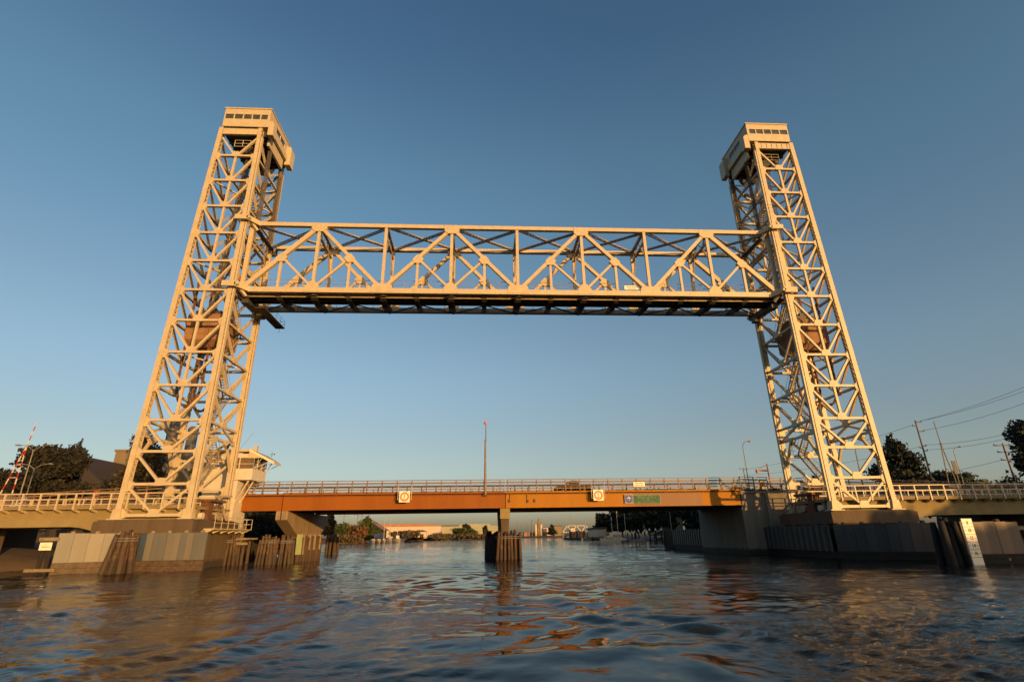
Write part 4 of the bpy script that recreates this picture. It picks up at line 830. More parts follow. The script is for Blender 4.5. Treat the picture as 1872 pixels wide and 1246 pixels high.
# ------------------------------------------------------------------ vehicles
def pickup():
    x0 = at(1015, 895, 16).x; z = 7.96; T = thing('pickup_truck', 'dark pickup truck driving left across the road bridge', 'pickup truck', (x0 + 2.4, 16.5, z)); y0, y1 = 15.6, 17.4
    body = [(x0, z + .45), (x0, z + .85), (x0 + .15, z + 1.0), (x0 + 1.3, z + 1.12), (x0 + 5.0, z + 1.12), (x0 + 5.1, z + .5), (x0 + 4.6, z + .4), (x0 + .4, z + .4)]
    cabp = [(x0 + 1.25, z + 1.12), (x0 + 1.95, z + 1.72), (x0 + 2.4, z + 1.78), (x0 + 3.2, z + 1.74), (x0 + 3.3, z + 1.12)]
    MB().prism(body, 1, y0, y1).build('body', 'car_black', T); MB().prism(cabp, 1, y0 + .1, y1 - .1).build('cab', 'car_black', T)
    MB().prism([(x0 + 1.55, z + 1.16), (x0 + 2.0, z + 1.62), (x0 + 2.45, z + 1.66), (x0 + 2.45, z + 1.16)], 1, y0 + .08, y0 + .1).build('side_window', 'car_glass', T); MB().prism([(x0 + 2.55, z + 1.16), (x0 + 2.55, z + 1.66), (x0 + 3.1, z + 1.64), (x0 + 3.16, z + 1.16)], 1, y0 + .08, y0 + .1).build('side_window', 'car_glass', T)
    MB().box(x0 + 1.6, y0 - .2, z + 1.1, x0 + 1.8, y0 + .02, z + 1.3).build('wing_mirror', 'hull_white', T)
    for x in (x0 + .95, x0 + 4.0):
        for y in (y0 + .02, y1 - .28):
            t = MB().tube([(x, y - .05, z + .38), (x, y + .26, z + .38)], .38, 14).build('wheel', 'tyre', T); MB().tube([(x, y - .07, z + .38), (x, y - .03, z + .38)], .2, 10).build('rim', 'lamp_metal', t)
pickup()

# ------------------------------------------------------------------ lamps, gates, poles
def double_lamp(bx, by, tx, ty, y, label, hs=1.0):
    b = at(bx, by, y); t = at(tx, ty, y); x = b.x; z0 = 6.5; z1 = t.z
    T = thing('street_lamp', label, 'street lamp', (x, y, z0), 'twin-arm street lamps behind the left approach')
    MB().tube([(x, y, z0), (x, y, z1)], .1, 6, .06).build('pole', 'lamp_metal', T)
    for e in (-1, 1):
        MB().tube([(x, y, z1 - .1), (x + e * .9, y, z1 + .55), (x + e * 2.0, y, z1 + .75)], .05, 5).build('arm', 'lamp_metal', T)
        MB().lathe((x + e * 2.35, y, z1 + .66), [(.08, -.05), (.4, 0), (.36, .12), (.1, .2)], 10).build('lamp_head', 'lamp_metal', T)
double_lamp(40, 893, 62, 822, 24, 'taller twin-arm street lamp by the raised red and white gate')
double_lamp(52, 893, 62, 856, 34, 'shorter twin-arm street lamp in front of the broad dark tree')
def gate(bx, by, tx, ty, y, label, striped=True, spread=1.6, single_=False):
    b = at(bx, by, y); t = at(tx, ty, y); b.z = max(b.z - 1, 6.5)
    T = thing('barrier_gate', label, 'barrier gate', tuple(b), 'raised road barrier gates')
    apex = b.lerp(t, .68); n = 9
    arms = [(V((b.x - spread / 2, y, b.z)), apex), (V((b.x + spread / 2, y, b.z)), apex), (apex, t)] if not single_ else [(b, t)]
    for a, c in arms:
        k = n if (c - a).length > 4 else 5; red = MB(); wh = MB()
        for i in range(k): (red if i % 2 else wh).beam(a.lerp(c, i / k), a.lerp(c, (i + 1) / k), .13 if a != apex else .09, .08)
        o = wh.build('boom', 'white' if striped else 'pole_wood', T); red.build('stripe', 'red' if striped else 'dark_steel', o)
    if not single_:
        mb = MB()
        for f in (.35, .6, .8): mb.beam(arms[0][0].lerp(apex, f), arms[1][0].lerp(apex, f), .08, .06)
        mb.build('cross_tie', 'white' if striped else 'dark_steel', T)
    MB().box(b.x - spread / 2 - .3, y - .3, b.z - 1.2, b.x + spread / 2 + .3, y + .4, b.z + .3).build('gate_cabinet', 'grey_steel', T)
gate(14, 892, 68, 771, 20, 'raised red and white striped double barrier at the far left')
gate(226, 890, 240, 822, 20, 'raised red and white single barrier seen through the left tower', single_=True)
gate(1741, 880, 1707, 770, 24, 'raised dark double barrier beside the tall utility pole', striped=False, spread=1.5)
gate(1575, 880, 1562, 815, 24, 'thin raised barrier seen through the right tower legs', striped=False, single_=True)
def lamp(bx, by, tx, ty, y, e, label, m='lamp_metal'):
    b = at(bx, by, y); t = at(tx, ty, y); T = thing('street_lamp', label, 'street lamp', (b.x, y, 7.5))
    MB().tube([(b.x, y, 7.5), (b.x, y, t.z - .6)], .09, 6, .06).build('pole', m, T)
    MB().tube([(b.x, y, t.z - .7), (b.x + e * .4, y, t.z - .1), (b.x + e * 1.1, y, t.z)], .05, 5).build('arm', m, T)
    MB().lathe((b.x + e * 1.3, y, t.z - .08), [(.06, -.04), (.3, 0), (.28, .1), (.08, .18)], 10).build('lamp_head', 'sign_orange' if m == 'rail_brown' else m, T)
lamp(1371, 895, 1365, 806, 24, 1, 'curved-arm street lamp left of the right tower', 'rail_brown')
lamp(1762, 885, 1744, 816, 26, 1, 'straight street lamp with short arm beside the dark barrier')
# cantilever signal
b = at(1410, 893, 21); t = at(1401, 847, 21)
T = thing('signal_post', 'orange-brown cantilever signal post with a left-pointing arm', 'signal', (b.x, 21, 8)); MB().tube([(b.x, 21, 7.9), (b.x, 21, t.z)], .13, 7, .09).build('post', 'orange_post', T)
MB().box(b.x - 1.7, 20.9, t.z - 1.15, b.x, 21.1, t.z - .9).build('arm', 'orange_post', T); MB().tube([(b.x - 1.6, 21, t.z - .9), (b.x, 21, t.z - .05)], .03, 4).build('stay', 'orange_post', T); MB().box(b.x - 1.85, 20.8, t.z - 1.35, b.x - 1.5, 21.2, t.z - .85).build('signal_head', 'orange_post', T)
p = at(1393, 888, 15); T = thing('call_box', 'small yellow box on a stub post behind the railing', 'call box', (p.x, 15, 8)); MB().box(p.x - .28, 14.8, 8.05, p.x + .28, 15.2, 9.35).build('case', 'yellow', T); MB().box(p.x - .32, 14.75, 9.35, p.x + .32, 15.25, 9.45).build('cap', 'dark_steel', T)
p = at(1748, 860, 25); T = thing('sign_back', 'dark upright signal board beside the street lamp', 'sign', (p.x, 25, 8)); q0 = at(1746, 842, 25); MB().box(p.x - .38, 24.95, p.z - .5, p.x + .3, 25.05, q0.z).build('board', 'dark_steel', T); MB().tube([(p.x, 25.1, 7), (p.x, 25.1, q0.z)], .07, 6).build('post', 'grey_steel', T)
def upole(bx, by, tx, ty, y, arms, label):
    t = at(tx, ty, y); x = at(bx, by, y).x; T = thing('utility_pole', label, 'utility pole', (x, y, 2), 'timber utility poles behind the bridge')
    MB().tube([(x, y, 2), (x, y, t.z)], .2, 8, .13).build('pole', 'pole_wood', T)
    for dz, xa, xb in arms:
        MB().box(x + xa, y - .08, t.z - dz - .08, x + xb, y + .08, t.z - dz + .08).build('crossarm', 'pole_wood', T)
        mb = MB()
        for e in (xa, xb): mb.lathe((x + e * .92, y, t.z - dz + .08), [(.05, 0), (.09, .1), (.05, .25)], 7)
        mb.build('insulator', 'dark_steel', T)
    return V((x, y, t.z))
P1 = upole(1696, 850, 1672, 768, 46, [(.35, 0, 1.4), (1.2, -.9, 0), (2.3, 0, 1.4), (5.3, 0, .9), (5.7, -.6, 0), (6.3, 0, .9)], 'tall timber utility pole behind the dark conifer')
P2 = upole(1852, 868, 1828, 810, 40, [(.4, -2.0, 1.3), (1.7, -1.6, 1.9), (3.2, -1.4, 2.2)], 'utility pole with three long crossarms at the right edge')
P3 = upole(1361, 870, 1359, 855, 130, [(.3, -1.5, 1.5)], 'small distant utility pole left of the curved street lamp')
P4 = upole(660, 968, 660, 938, 330, [(2, -3.5, 3.5)], 'distant utility pole left of the ivy covered shed')
P5 = upole(627, 968, 627, 938, 330, [(2, -3.5, 3.5)], 'distant utility pole above the shore scrub near the piles')
P6 = upole(652, 968, 652.5, 934, 338, [(2.5, -3, 3)], 'distant utility pole just left of the green shed gable')
def wire(a, b, sag, label):
    a = V(a); b = V(b); pts = [a.lerp(b, t) - V((0, 0, sag * 4 * t * (1 - t))) for t in np.linspace(0, 1, 14)]
    return single(MB().tube(pts, .03, 4), 'overhead_wire', 'sign_black', label, 'wire', 'overhead wires at the right')
R1 = at(1880, 704, 30); R2 = at(1880, 734, 30); R3 = at(1880, 782, 30); R4 = at(1880, 790, 30); R5 = at(1880, 712, 30)
wire(P1 + V((1.3, 0, -.1)), R1, .4, 'highest wire rising right from the tall pole top arm'); wire(P1 + V((1.0, 0, -.15)), R5, .4, 'second wire just under the highest one')
wire(P1 + V((1.3, 0, -2.1)), R2, .5, 'wire from the middle arm of the tall pole towards the right edge')
wire(P1 + V((.9, 0, -5.1)), R3, .6, 'upper of the close pair of wires leaving the tall pole'); wire(P1 + V((.9, 0, -6.1)), R4, .6, 'lower of the close pair of wires leaving the tall pole')
wire(P1 + V((-.9, 0, -1.0)), at(1360, 858, 110), 1.0, 'long wire from the tall pole passing behind the right tower'); wire(P1 + V((-.6, 0, -5.5)), at(1360, 868, 110), 1.0, 'lower long wire passing behind the right tower')
wire(P2 + V((-1.3, 0, -3.2)), at(1600, 880, 60), .6, 'wire sagging left from the lowest arm of the right edge pole'); wire(P2 + V((-.2, 0, -6.5)), at(1640, 893, 60), .5, 'lowest wire near the railing at the right')

# ------------------------------------------------------------------ vegetation
def leaves(blobs, n, size, flat=.0, seed=0):
    g = np.random.default_rng(seed); vol = np.array([b[3] * b[4] * b[5] for b in blobs]) ** .75; cnt = np.maximum(6, (n * vol / vol.sum()).astype(int)); VV = []
    for b, c in zip(blobs, cnt):
        d = g.normal(size=(c, 3)); d /= np.linalg.norm(d, axis=1)[:, None]; r = g.uniform(.35, 1.0, c) ** .6
        # ragged edge: lobes
        lob = 1 + .22 * np.sin(d[:, 0] * 5 + b[0]) * np.sin(d[:, 2] * 6 + b[1]) + .12 * g.normal(size=c)
        P_ = np.array(b[:3]) + d * (r * lob)[:, None] * np.array(b[3:6])
        a = g.normal(size=(c, 3)); a /= np.linalg.norm(a, axis=1)[:, None]; q = np.cross(a, g.normal(size=(c, 3))); q /= np.linalg.norm(q, axis=1)[:, None]
        s = size * g.uniform(.5, 1.3, c)[:, None]; e = g.uniform(.45, .8, c)[:, None]
        VV.append(np.stack([P_ - a * s, P_ + q * s * e, P_ + a * s, P_ - q * s * e], 1))
    VV = np.concatenate(VV).reshape(-1, 3); return VV
def leaf_mesh(name, VV, m, parent):
    off = np.array(wloc(parent)) if parent else 0; n = len(VV) // 4; me = bpy.data.meshes.new(name)
    me.vertices.add(n * 4); me.vertices.foreach_set('co', (VV - off).astype(np.float32).ravel()); me.loops.add(n * 4); me.loops.foreach_set('vertex_index', np.arange(n * 4, dtype=np.int32)); me.polygons.add(n); me.polygons.foreach_set('loop_start', np.arange(0, n * 4, 4, dtype=np.int32)); me.update(calc_edges=True)
    me.materials.append(M[m]); o = bpy.data.objects.new(name, me); COL.objects.link(o)
    if parent: o.parent = parent
    return o
def tree(name, label, x, y, z0, z1, wd, m, n=2500, leaf=.4, cat='tree', group=None, kind='broad', seed=1, dp=None, blobs=None):
    rg = random.Random(seed); T = thing(name, label, cat, (x, y, z0), group); h = z1 - z0; dp = dp or wd
    trunk = MB(); trunk.tube([(x, y, z0 - .6), (x + rg.uniform(-.1, .1), y, z0 + h * .35), (x + rg.uniform(-.2, .2), y, z0 + h * .8)], [h * .028 + .08, h * .022 + .05, .05], 7)
    bl = []
    if blobs: bl = blobs
    elif kind == 'broad':
        k = 16
        for i in range(k):
            a = rg.uniform(0, 6.28); f = rg.uniform(.1, .72); zz = z0 + h * rg.uniform(.3, .88); s = rg.uniform(.2, .33)
            sh = math.sqrt(max(.08, 1 - ((zz - z0) / h - .5) ** 2 * 2.6)); bl.append((x + math.cos(a) * f * wd / 2 * sh, y + math.sin(a) * f * dp / 2 * sh, zz, wd * s * .8, dp * s * .8, h * s * .48))
        for i in range(6):
            b = bl[i]; trunk.tube([(x, y, z0 + h * rg.uniform(.2, .45)), ((x + b[0]) / 2, (y + b[1]) / 2, z0 + h * .5), b[:3]], [h * .014 + .03, h * .01 + .02, .03], 5)
    elif kind == 'conifer':
        k = 34
        for i in range(k):
            t = i / (k - 1); zz = z0 + h * (.12 + .84 * t); r = wd / 2 * (1 - t) ** .6 * rg.uniform(.65, 1.05) + .25; a = rg.uniform(0, 6.28)
            bl.append((x + math.cos(a) * r * .45, y + math.sin(a) * r * .45, zz, r * .8, r * .8, h * .045 + .3))
    elif kind == 'shrub':
        for i in range(10): a = rg.uniform(0, 6.28); f = rg.uniform(0, .75); s = rg.uniform(.25, .42); bl.append((x + math.cos(a) * f * wd / 2, y + math.sin(a) * f * dp / 2, z0 + h * rg.uniform(.2, .68), wd * s, dp * s, h * s))
    leaf_mesh('crown', leaves(bl, n, leaf, seed=seed), m, T)
    trunk.build('trunk', 'bark', T); return T
def tree_px(name, label, pl, pr_, ptop, pbase, y, m, **k):
    a = at(pl, pbase, y); b = at(pr_, pbase, y); t = at((pl + pr_) / 2, ptop, y); z0 = k.pop('z0', 2.2); return tree(name, label, (a.x + b.x) / 2, y, z0, t.z, b.x - a.x, m, **k)
# left
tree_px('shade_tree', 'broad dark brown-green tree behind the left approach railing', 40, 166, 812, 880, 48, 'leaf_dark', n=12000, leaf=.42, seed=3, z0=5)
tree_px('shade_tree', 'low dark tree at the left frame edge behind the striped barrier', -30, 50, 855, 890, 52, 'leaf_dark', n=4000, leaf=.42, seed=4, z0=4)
tree_px('pine_tree', 'thin pine tip sticking up above the broad dark tree', 118, 150, 801, 860, 66, 'leaf_conifer', n=1500, leaf=.45, kind='conifer', seed=5, z0=6)
tree_px('shade_tree', 'leafy olive tree with warm light behind the left tower leg', 210, 306, 786, 880, 50, 'leaf_olive', n=7000, leaf=.36, seed=6, z0=4)
tree_px('shade_tree', 'low dark bush between the warehouse roof and the olive tree', 168, 222, 868, 890, 52, 'leaf_dark', n=1800, leaf=.4, kind='shrub', seed=7, z0=5)
# right
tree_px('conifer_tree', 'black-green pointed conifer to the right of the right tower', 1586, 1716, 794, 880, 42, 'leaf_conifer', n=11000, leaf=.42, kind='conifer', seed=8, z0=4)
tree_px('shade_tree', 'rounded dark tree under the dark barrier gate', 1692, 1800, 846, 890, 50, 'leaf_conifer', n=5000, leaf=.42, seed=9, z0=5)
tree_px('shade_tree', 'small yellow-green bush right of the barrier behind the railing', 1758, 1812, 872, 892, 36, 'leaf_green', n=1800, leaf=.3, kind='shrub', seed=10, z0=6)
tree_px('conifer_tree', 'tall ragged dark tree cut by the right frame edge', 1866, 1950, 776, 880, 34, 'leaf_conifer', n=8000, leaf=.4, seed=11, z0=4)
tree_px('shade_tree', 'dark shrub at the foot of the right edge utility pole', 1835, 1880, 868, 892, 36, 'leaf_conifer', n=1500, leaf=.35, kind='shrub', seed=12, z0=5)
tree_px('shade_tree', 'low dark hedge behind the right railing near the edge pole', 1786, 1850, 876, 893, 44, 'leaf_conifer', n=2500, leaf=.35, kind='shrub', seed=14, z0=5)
# under and beyond the bridge, left shore
tree_px('shore_tree', 'dark tree under the red girder behind the flared pier', 455, 530, 938, 985, 60, 'leaf_dark', n=2500, leaf=.45, seed=13, z0=1.5)
T = thing('dark_backing', 'dark timber bulkhead added to darken the gap under the red girder', 'backing', (-42, 28, -1)); MB().box(-47, 27.5, -1, -36.5, 28, 2.6).build('backing_board', 'black_pile', T)  # black backing added so no sky shows in the dark gap under the girder
for i in range(8): MB().tube([(-46.6 + i * 1.4, 27.3, -1), (-46.6 + i * 1.4, 27.3, 3.0)], .18, 7).build('pile', 'black_pile', T)
for i_, (x_, y_, lab_) in enumerate(((-45, 40, 'dense dark bush behind the timber bulkhead, left'), (-48, 48, 'dense dark bush behind the timber bulkhead, right'))): tree('shore_bush', lab_, x_, y_, 1, 10.5, 15, 'leaf_dark', n=5000, leaf=.4, kind='shrub', seed=110 + i_)
tree_px('shore_tree', 'dark leaning tree just right of the flared pier', 582, 612, 938, 985, 150, 'leaf_dark', n=1500, leaf=.8, seed=14, z0=1.5)
tree_px('shore_bush', 'dark green round bush on the left shore near the piles', 601, 640, 958, 978, 297, 'leaf_green', n=1800, leaf=.9, kind='shrub', seed=15, z0=3)
tree_px('shore_bush', 'russet thicket on the left shore in front of the utility poles', 612, 650, 955, 982, 305, 'leaf_russet', n=2500, leaf=.9, kind='shrub', seed=16, z0=2)
tree_px('shore_bush', 'red-leaved bush against the ivy covered shed', 640, 668, 962, 988, 299, 'leaf_russet', n=1800, leaf=.8, kind='shrub', seed=17, z0=1.5)
tree_px('shore_bush', 'low brown scrub along the bank below the russet thicket', 600, 660, 975, 992, 297, 'leaf_scrub', n=1800, leaf=.8, kind='shrub', seed=18, z0=.5)
tree_px('shore_bush', 'brown scrub behind the moored sailboats', 712, 762, 970, 988, 400, 'leaf_scrub', n=2500, leaf=1.1, kind='shrub', seed=19, z0=1)
tree_px('shore_bush', 'purple-brown bush in front of the long white warehouse', 752, 770, 966, 978, 450, 'leaf_russet', n=700, leaf=1.1, kind='shrub', seed=20, z0=3)
tree_px('shore_bush', 'olive scrub on the bank right of the little white house', 776, 826, 974, 986, 480, 'leaf_scrub', n=2200, leaf=1.2, kind='shrub', seed=21, z0=1)
tree_px('shore_tree', 'dark green tree row in front of the pale green warehouse', 822, 872, 965, 980, 580, 'leaf_green', n=2500, leaf=1.4, seed=22, z0=2)
tree_px('shore_tree', 'taller dark tree in the row before the pale green warehouse', 840, 868, 957, 980, 585, 'leaf_dark', n=1500, leaf=1.4, seed=23, z0=2)
tree_px('shore_tree', 'spiky dark tree right of the tree row by the pile cluster', 880, 892, 958, 982, 590, 'leaf_dark', n=900, leaf=1.4, seed=24, z0=2)
tree_px('shore_bush', 'grey-green marsh scrub along the far water edge', 820, 896, 974, 984, 560, 'leaf_scrub', n=2500, leaf=1.2, kind='shrub', seed=25, z0=.5)
tree_px('conifer_tree', 'dark blue-green conifer between the silo block and the truss bridge', 1001, 1017, 958, 974, 800, 'leaf_conifer', n=900, leaf=1.8, kind='conifer', seed=26, z0=3)
for i, (a, b, t, lab) in enumerate(((1095, 1135, 938, 'dark tree rising behind the small marina house'), (1118, 1160, 930, 'dark tree behind the white cabin boat masts'), (1135, 1190, 924, 'tallest dark tree under the orange girder above the dock'), (1170, 1225, 918, 'dark tree behind the capped dock pilings'), (1205, 1260, 915, 'dark tree nearest the corrugated fender'), (1240, 1300, 920, 'dark tree hidden behind the abutment pier'))):
    tree_px('shore_tree', lab, a - 6, b + 6, t, 985, 195 - 6 * i, 'leaf_conifer', n=2600, leaf=.9, seed=30 + i, z0=1.5, group='dark trees behind the marina')
# unseen trees added out of frame on the right to shade this side
ES = V((.838, .545, 0)); ET = V((-.545, .838, 0))
for i, (s_, h_) in enumerate(((20, 9.3), (24, 10.7), (28, 12.7), (32, 13.2), (36, 13.3), (39.2, 13.3), (46.2, 20.5), (50.5, 21), (56, 22), (64, 21), (72, 20), (79, 20), (90, 18), (102, 19), (116, 20), (131, 20), (147, 20))):
    q = ES * s_ + ET * (-112 + (i % 2) * 3); tree('unseen_shade_tree', ['bushy', 'dense'][i % 2] + ' dark tree added on the right bank outside the view for shade', q.x, q.y, 1.5, 1.5 + (h_ - 1.5) * 1.02, 7.0 + .05 * s_, 'leaf_dark', n=2200 if i < 6 else 4000, leaf=.75, kind='broad' if i < 6 else 'shrub', seed=60 + i, group='unseen trees added on the right bank for shade')

for i, (s_, t_, h_) in enumerate(((100, 22, 13), (108, 34, 13), (116, 44, 14), (124, 54, 15), (133, 64, 16), (142, 74, 16), (152, 86, 17))):  # hidden trees added so that the marina falls in shade
    q = ES * s_ + ET * t_; tree('unseen_shade_tree', 'dark tree added out of sight behind the bridge to shade the marina', q.x + 6, q.y, 0.5, h_ * 1.05, 15, 'leaf_conifer', n=3500, leaf=.95, kind='shrub', seed=90 + i, group='hidden trees added behind the bridge for shade')

# ------------------------------------------------------------------ buildings
def warehouse(name, label, x0, x1, y0, y1, z0, zw, zr, wall, roof, cat='warehouse', axis='x', barrel=False, doors=0):
    T = thing(name, label, cat, ((x0 + x1) / 2, (y0 + y1) / 2, z0))
    MB().box(x0, y0, z0, x1, y1, zw).build('wall', wall, T); o = .4
    if axis == 'x': pl = [(y0 - o, zw), ((y0 + y1) / 2, zr), (y1 + o, zw)]; MB().prism(pl, 0, x0 - o, x1 + o).build('roof', roof, T)
    elif barrel: MB().prism([(x0 + (x1 - x0) * t, zw + (zr - zw) * math.sin(math.pi * t)) for t in np.linspace(0, 1, 12)], 1, y0 - o, y1 + o).build('roof', roof, T)
    else: pl = [(x0 - o, zw), ((x0 + x1) / 2, zr), (x1 + o, zw)]; MB().prism(pl, 1, y0 - o, y1 + o).build('roof', roof, T)
    for i in range(doors): xx = x0 + (x1 - x0) * (i + .5) / doors; MB().box(xx - 1.6, y0 - .06, z0, xx + 1.6, y0, z0 + 3.6).build('door', 'roof_grey', T)
    return T
a = at(140, 846, 90); b = at(212, 880, 90)
warehouse('warehouse', 'dark low-pitched warehouse roof behind the broad dark tree', a.x - 6, b.x, 85, 110, 3, at(205, 884, 85).z, at(160, 846, 98).z + .5, 'roof_grey', 'roof_grey', axis='y')
a = at(212, 825, 105); b = at(300, 890, 105)
T = thing('factory_block', 'tan flat-roofed factory block half hidden by the olive tree', 'building', (a.x, 105, 3)); MB().box(a.x, 105, 3, b.x, 130, a.z).build('wall', 'wall_tan', T); MB().box(a.x - .3, 104.7, a.z, b.x + .3, 130.3, a.z + .6).build('parapet', 'wall_tan', T); MB().box(a.x + 1, 104.9, at(222, 868, 105).z, a.x + 6, 105, at(222, 860, 105).z).build('awning', 'white', T)
for px0, px1, pt, y, lab in ((294, 318, 762, 82, 'taller grey concrete silo behind the left tower'), (332, 350, 786, 80, 'shorter grey concrete silo beside the control house')):
    a = at(px0 + 4, 830, y); b = at(px1 + 4, 830, y); t = at((px0 + px1) / 2 + 6, pt, y); r = (b.x - a.x) / 2; x = (a.x + b.x) / 2
    T = thing('silo', lab, 'silo', (x, y, 2), 'grey silos behind the left tower'); MB().lathe((x, y, 2), [(r, 0), (r, t.z - 2)], 20).build('shell', 'silo', T, True); MB().lathe((x, y, t.z), [(r * 1.04, 0), (r * 1.04, .3), (r * .6, .9)], 20).build('cap', 'silo', T); mb = MB(); mb.tube([(x + r * .6, y - r, 2), (x + r * .6, y - r, t.z)], .12, 5); mb.build('riser_pipe', 'grey_steel', T)
# ivy covered shed
a = at(638, 972, 300); b = at(700, 968, 300); t = at(668, 949, 300)
T = thing('boat_shed', 'green ivy covered gabled shed with faded red roof on the left shore', 'shed', ((a.x + b.x) / 2, 306, 1))
MB().prism([(a.x, 1), (a.x, a.z), (t.x, t.z - .3), (b.x - 2, b.z), (b.x - 2, 1)], 1, 302, 326).build('wall', 'roof_grey', T)
mb = MB(); mb.add([(t.x, 301, t.z), (b.x, 301, b.z - .4), (b.x, 327, b.z - .4), (t.x, 327, t.z)], [(0, 1, 2, 3)]); mb.add([(t.x, 301, t.z + .3), (b.x, 301, b.z), (b.x, 327, b.z), (t.x, 327, t.z + .3)], [(3, 2, 1, 0)]); mb.add([(t.x, 301, t.z), (a.x, 301, a.z - .4), (a.x, 327, a.z - .4), (t.x, 327, t.z)], [(3, 2, 1, 0)]); mb.build('roof', 'roof_red', T)
bl = [(a.x + (b.x - a.x) * f, 301, z, 3.2, 1.2, hh) for f, z, hh in ((.22, 6, 4), (.35, 9, 4.5), (.48, 11.5, 4), (.55, 6, 5), (.68, 8, 4), (.8, 6, 3), (.45, 3.5, 3), (.5, t.z - 1, 1.8))]
leaf_mesh('ivy', leaves(bl, 3500, .7, seed=44), 'leaf_green', T)
a = at(690, 972, 620); b = at(806, 966, 620)
T = thing('warehouse', 'long white warehouse with faded red barrel roof on the far left shore', 'warehouse', ((a.x + b.x) / 2, 640, 3)); zt_ = at(760, 961.5, 620).z
MB().box(a.x, 620, 2, b.x, 680, zt_).build('wall', 'wall_cream', T); MB().prism([(a.x - 1, zt_), (a.x - 1, at(700, 957.5, 620).z), (at(768, 956, 620).x, at(768, 956, 620).z), (at(790, 958, 620).x, at(790, 958, 620).z), (b.x + 1, zt_ + .5), (b.x + 1, zt_)], 1, 619, 681).build('roof', 'roof_red', T)
a = at(806, 972, 650); b = at(924, 972, 650); zt_ = at(860, 960.5, 650).z
T = thing('warehouse', 'pale green flat warehouse behind the far tree row', 'warehouse', ((a.x + b.x) / 2, 690, 3)); MB().box(a.x, 650, 2, b.x, 720, zt_).build('wall', 'wall_pale', T); MB().box(at(840, 960, 650).x, 652, zt_, at(896, 960, 650).x, 715, zt_ + 2.2).build('upper_storey', 'wall_pale', T); MB().box(a.x - .5, 649, zt_, at(838, 960, 650).x, 721, zt_ + .8).build('parapet', 'roof_grey', T)
a = at(763, 977, 440); b = at(779, 977, 440)
warehouse('cottage', 'little white gabled house on the bank below the white warehouse', a.x, b.x, 440, 448, 2, at(770, 971.5, 440).z, at(770, 968, 440).z, 'wall_cream', 'roof_grey', 'house', axis='y', doors=1)
# silo block and industry on the far right shore
a = at(978, 972, 870); b = at(993, 972, 870); zt_ = at(985, 957.5, 870).z
T = thing('grain_silo', 'pale twin-barrelled silo block with a head house on the far shore', 'silo', ((a.x + b.x) / 2, 880, 3)); rr = (b.x - a.x) / 6
for i in range(3): MB().lathe((a.x + rr + 2 * rr * i, 880, 2), [(rr, 0), (rr, zt_ - 2)], 14).build('barrel', 'wall_cream' if i != 1 else 'wall_tan', T, True)
q = at(987, 946, 870); MB().prism([(q.x - 4, zt_), (q.x - 1.5, q.z), (q.x, q.z - 2), (q.x + 3, q.z - 8), (q.x + 5, zt_)], 1, 878, 884).build('head_house', 'wall_tan', T)
def block(px0, px1, pt, y, m, name, label, rf='roof_grey'):
    a = at(px0, 975, y); b = at(px1, 975, y); zt_ = at((px0 + px1) / 2, pt, y).z; T = thing(name, label, 'building', ((a.x + b.x) / 2, y, 2)); MB().box(a.x, y, 2, b.x, y + 20, zt_).build('wall', m, T); MB().box(a.x - .4, y - .4, zt_, b.x + .4, y + 20.4, zt_ + .7).build('roof', rf, T)
block(1014, 1028, 961, 850, 'wall_tan', 'industrial_building', 'tan boxy plant right of the distant conifer'); block(993, 1010, 964, 900, 'wall_cream', 'industrial_building', 'low white shed right of the silo block'); block(1044, 1052, 964.5, 700, 'wall_cream', 'industrial_building', 'small cream tower by the distant truss bridge')
block(958, 1000, 973, 890, 'roof_red', 'industrial_building', 'long low brown shed along the far shore', 'roof_red')
block(1092, 1109, 966.5, 170, 'hull_dull', 'marina_house', 'small grey boathouse at the left end of the marina'); block(1242, 1250, 937, 165, 'hull_dull', 'marina_house', 'tall narrow grey house behind the abutment'); block(1210, 1240, 957, 172, 'wall_tan', 'marina_house', 'low tan marina shed left of the abutment')
# distant truss bridge
a = at(1029, 972, 640); b = at(1080, 972, 640); T = thing('distant_truss_bridge', 'small pale truss bridge far up the channel', 'bridge', ((a.x + b.x) / 2, 640, 3)); n = 6; zt_ = at(1036, 960.5, 640).z
mb = MB(); w2 = (b.x - a.x) / n
for i in range(n):
    xa, xb = a.x + w2 * i, a.x + w2 * (i + 1); mb.beam((xa, 640, a.z), (xb, 640, zt_) if i % 2 == 0 else (xb, 640, a.z), 1.0, .8) if i % 2 == 0 else mb.beam((xa, 640, zt_), (xb, 640, a.z), 1.0, .8)
mb.box(a.x, 639.5, a.z - .8, b.x, 646, a.z); mb.box(a.x + w2, 639.6, zt_ - .4, b.x - w2, 640.4, zt_ + .4); mb.build('truss', 'wall_cream', T)
for x in (a.x, (a.x + b.x) / 2, b.x): MB().box(x - 1, 640, -1, x + 1, 645, a.z - .8).build('pier', 'dark_concrete', T)
# far poles and stacks
for i, (px, pt, lab) in enumerate(((946, 952, 'leftmost thin pole on the far shore skyline'), (953, 957, 'short pole right of the leftmost far pole'), (965, 958, 'thin pole midway to the silo block'), (973, 949, 'thick dark stack just left of the silo block'))):
    p = at(px, 975, 880); t = at(px, pt, 880); single(MB().tube([(p.x, 880, 2), (p.x, 880, t.z)], .9 if i == 3 else .5, 6, .6 if i == 3 else .35), 'chimney_stack' if i == 3 else 'far_pole', 'grey_steel', lab, 'stack' if i == 3 else 'pole')

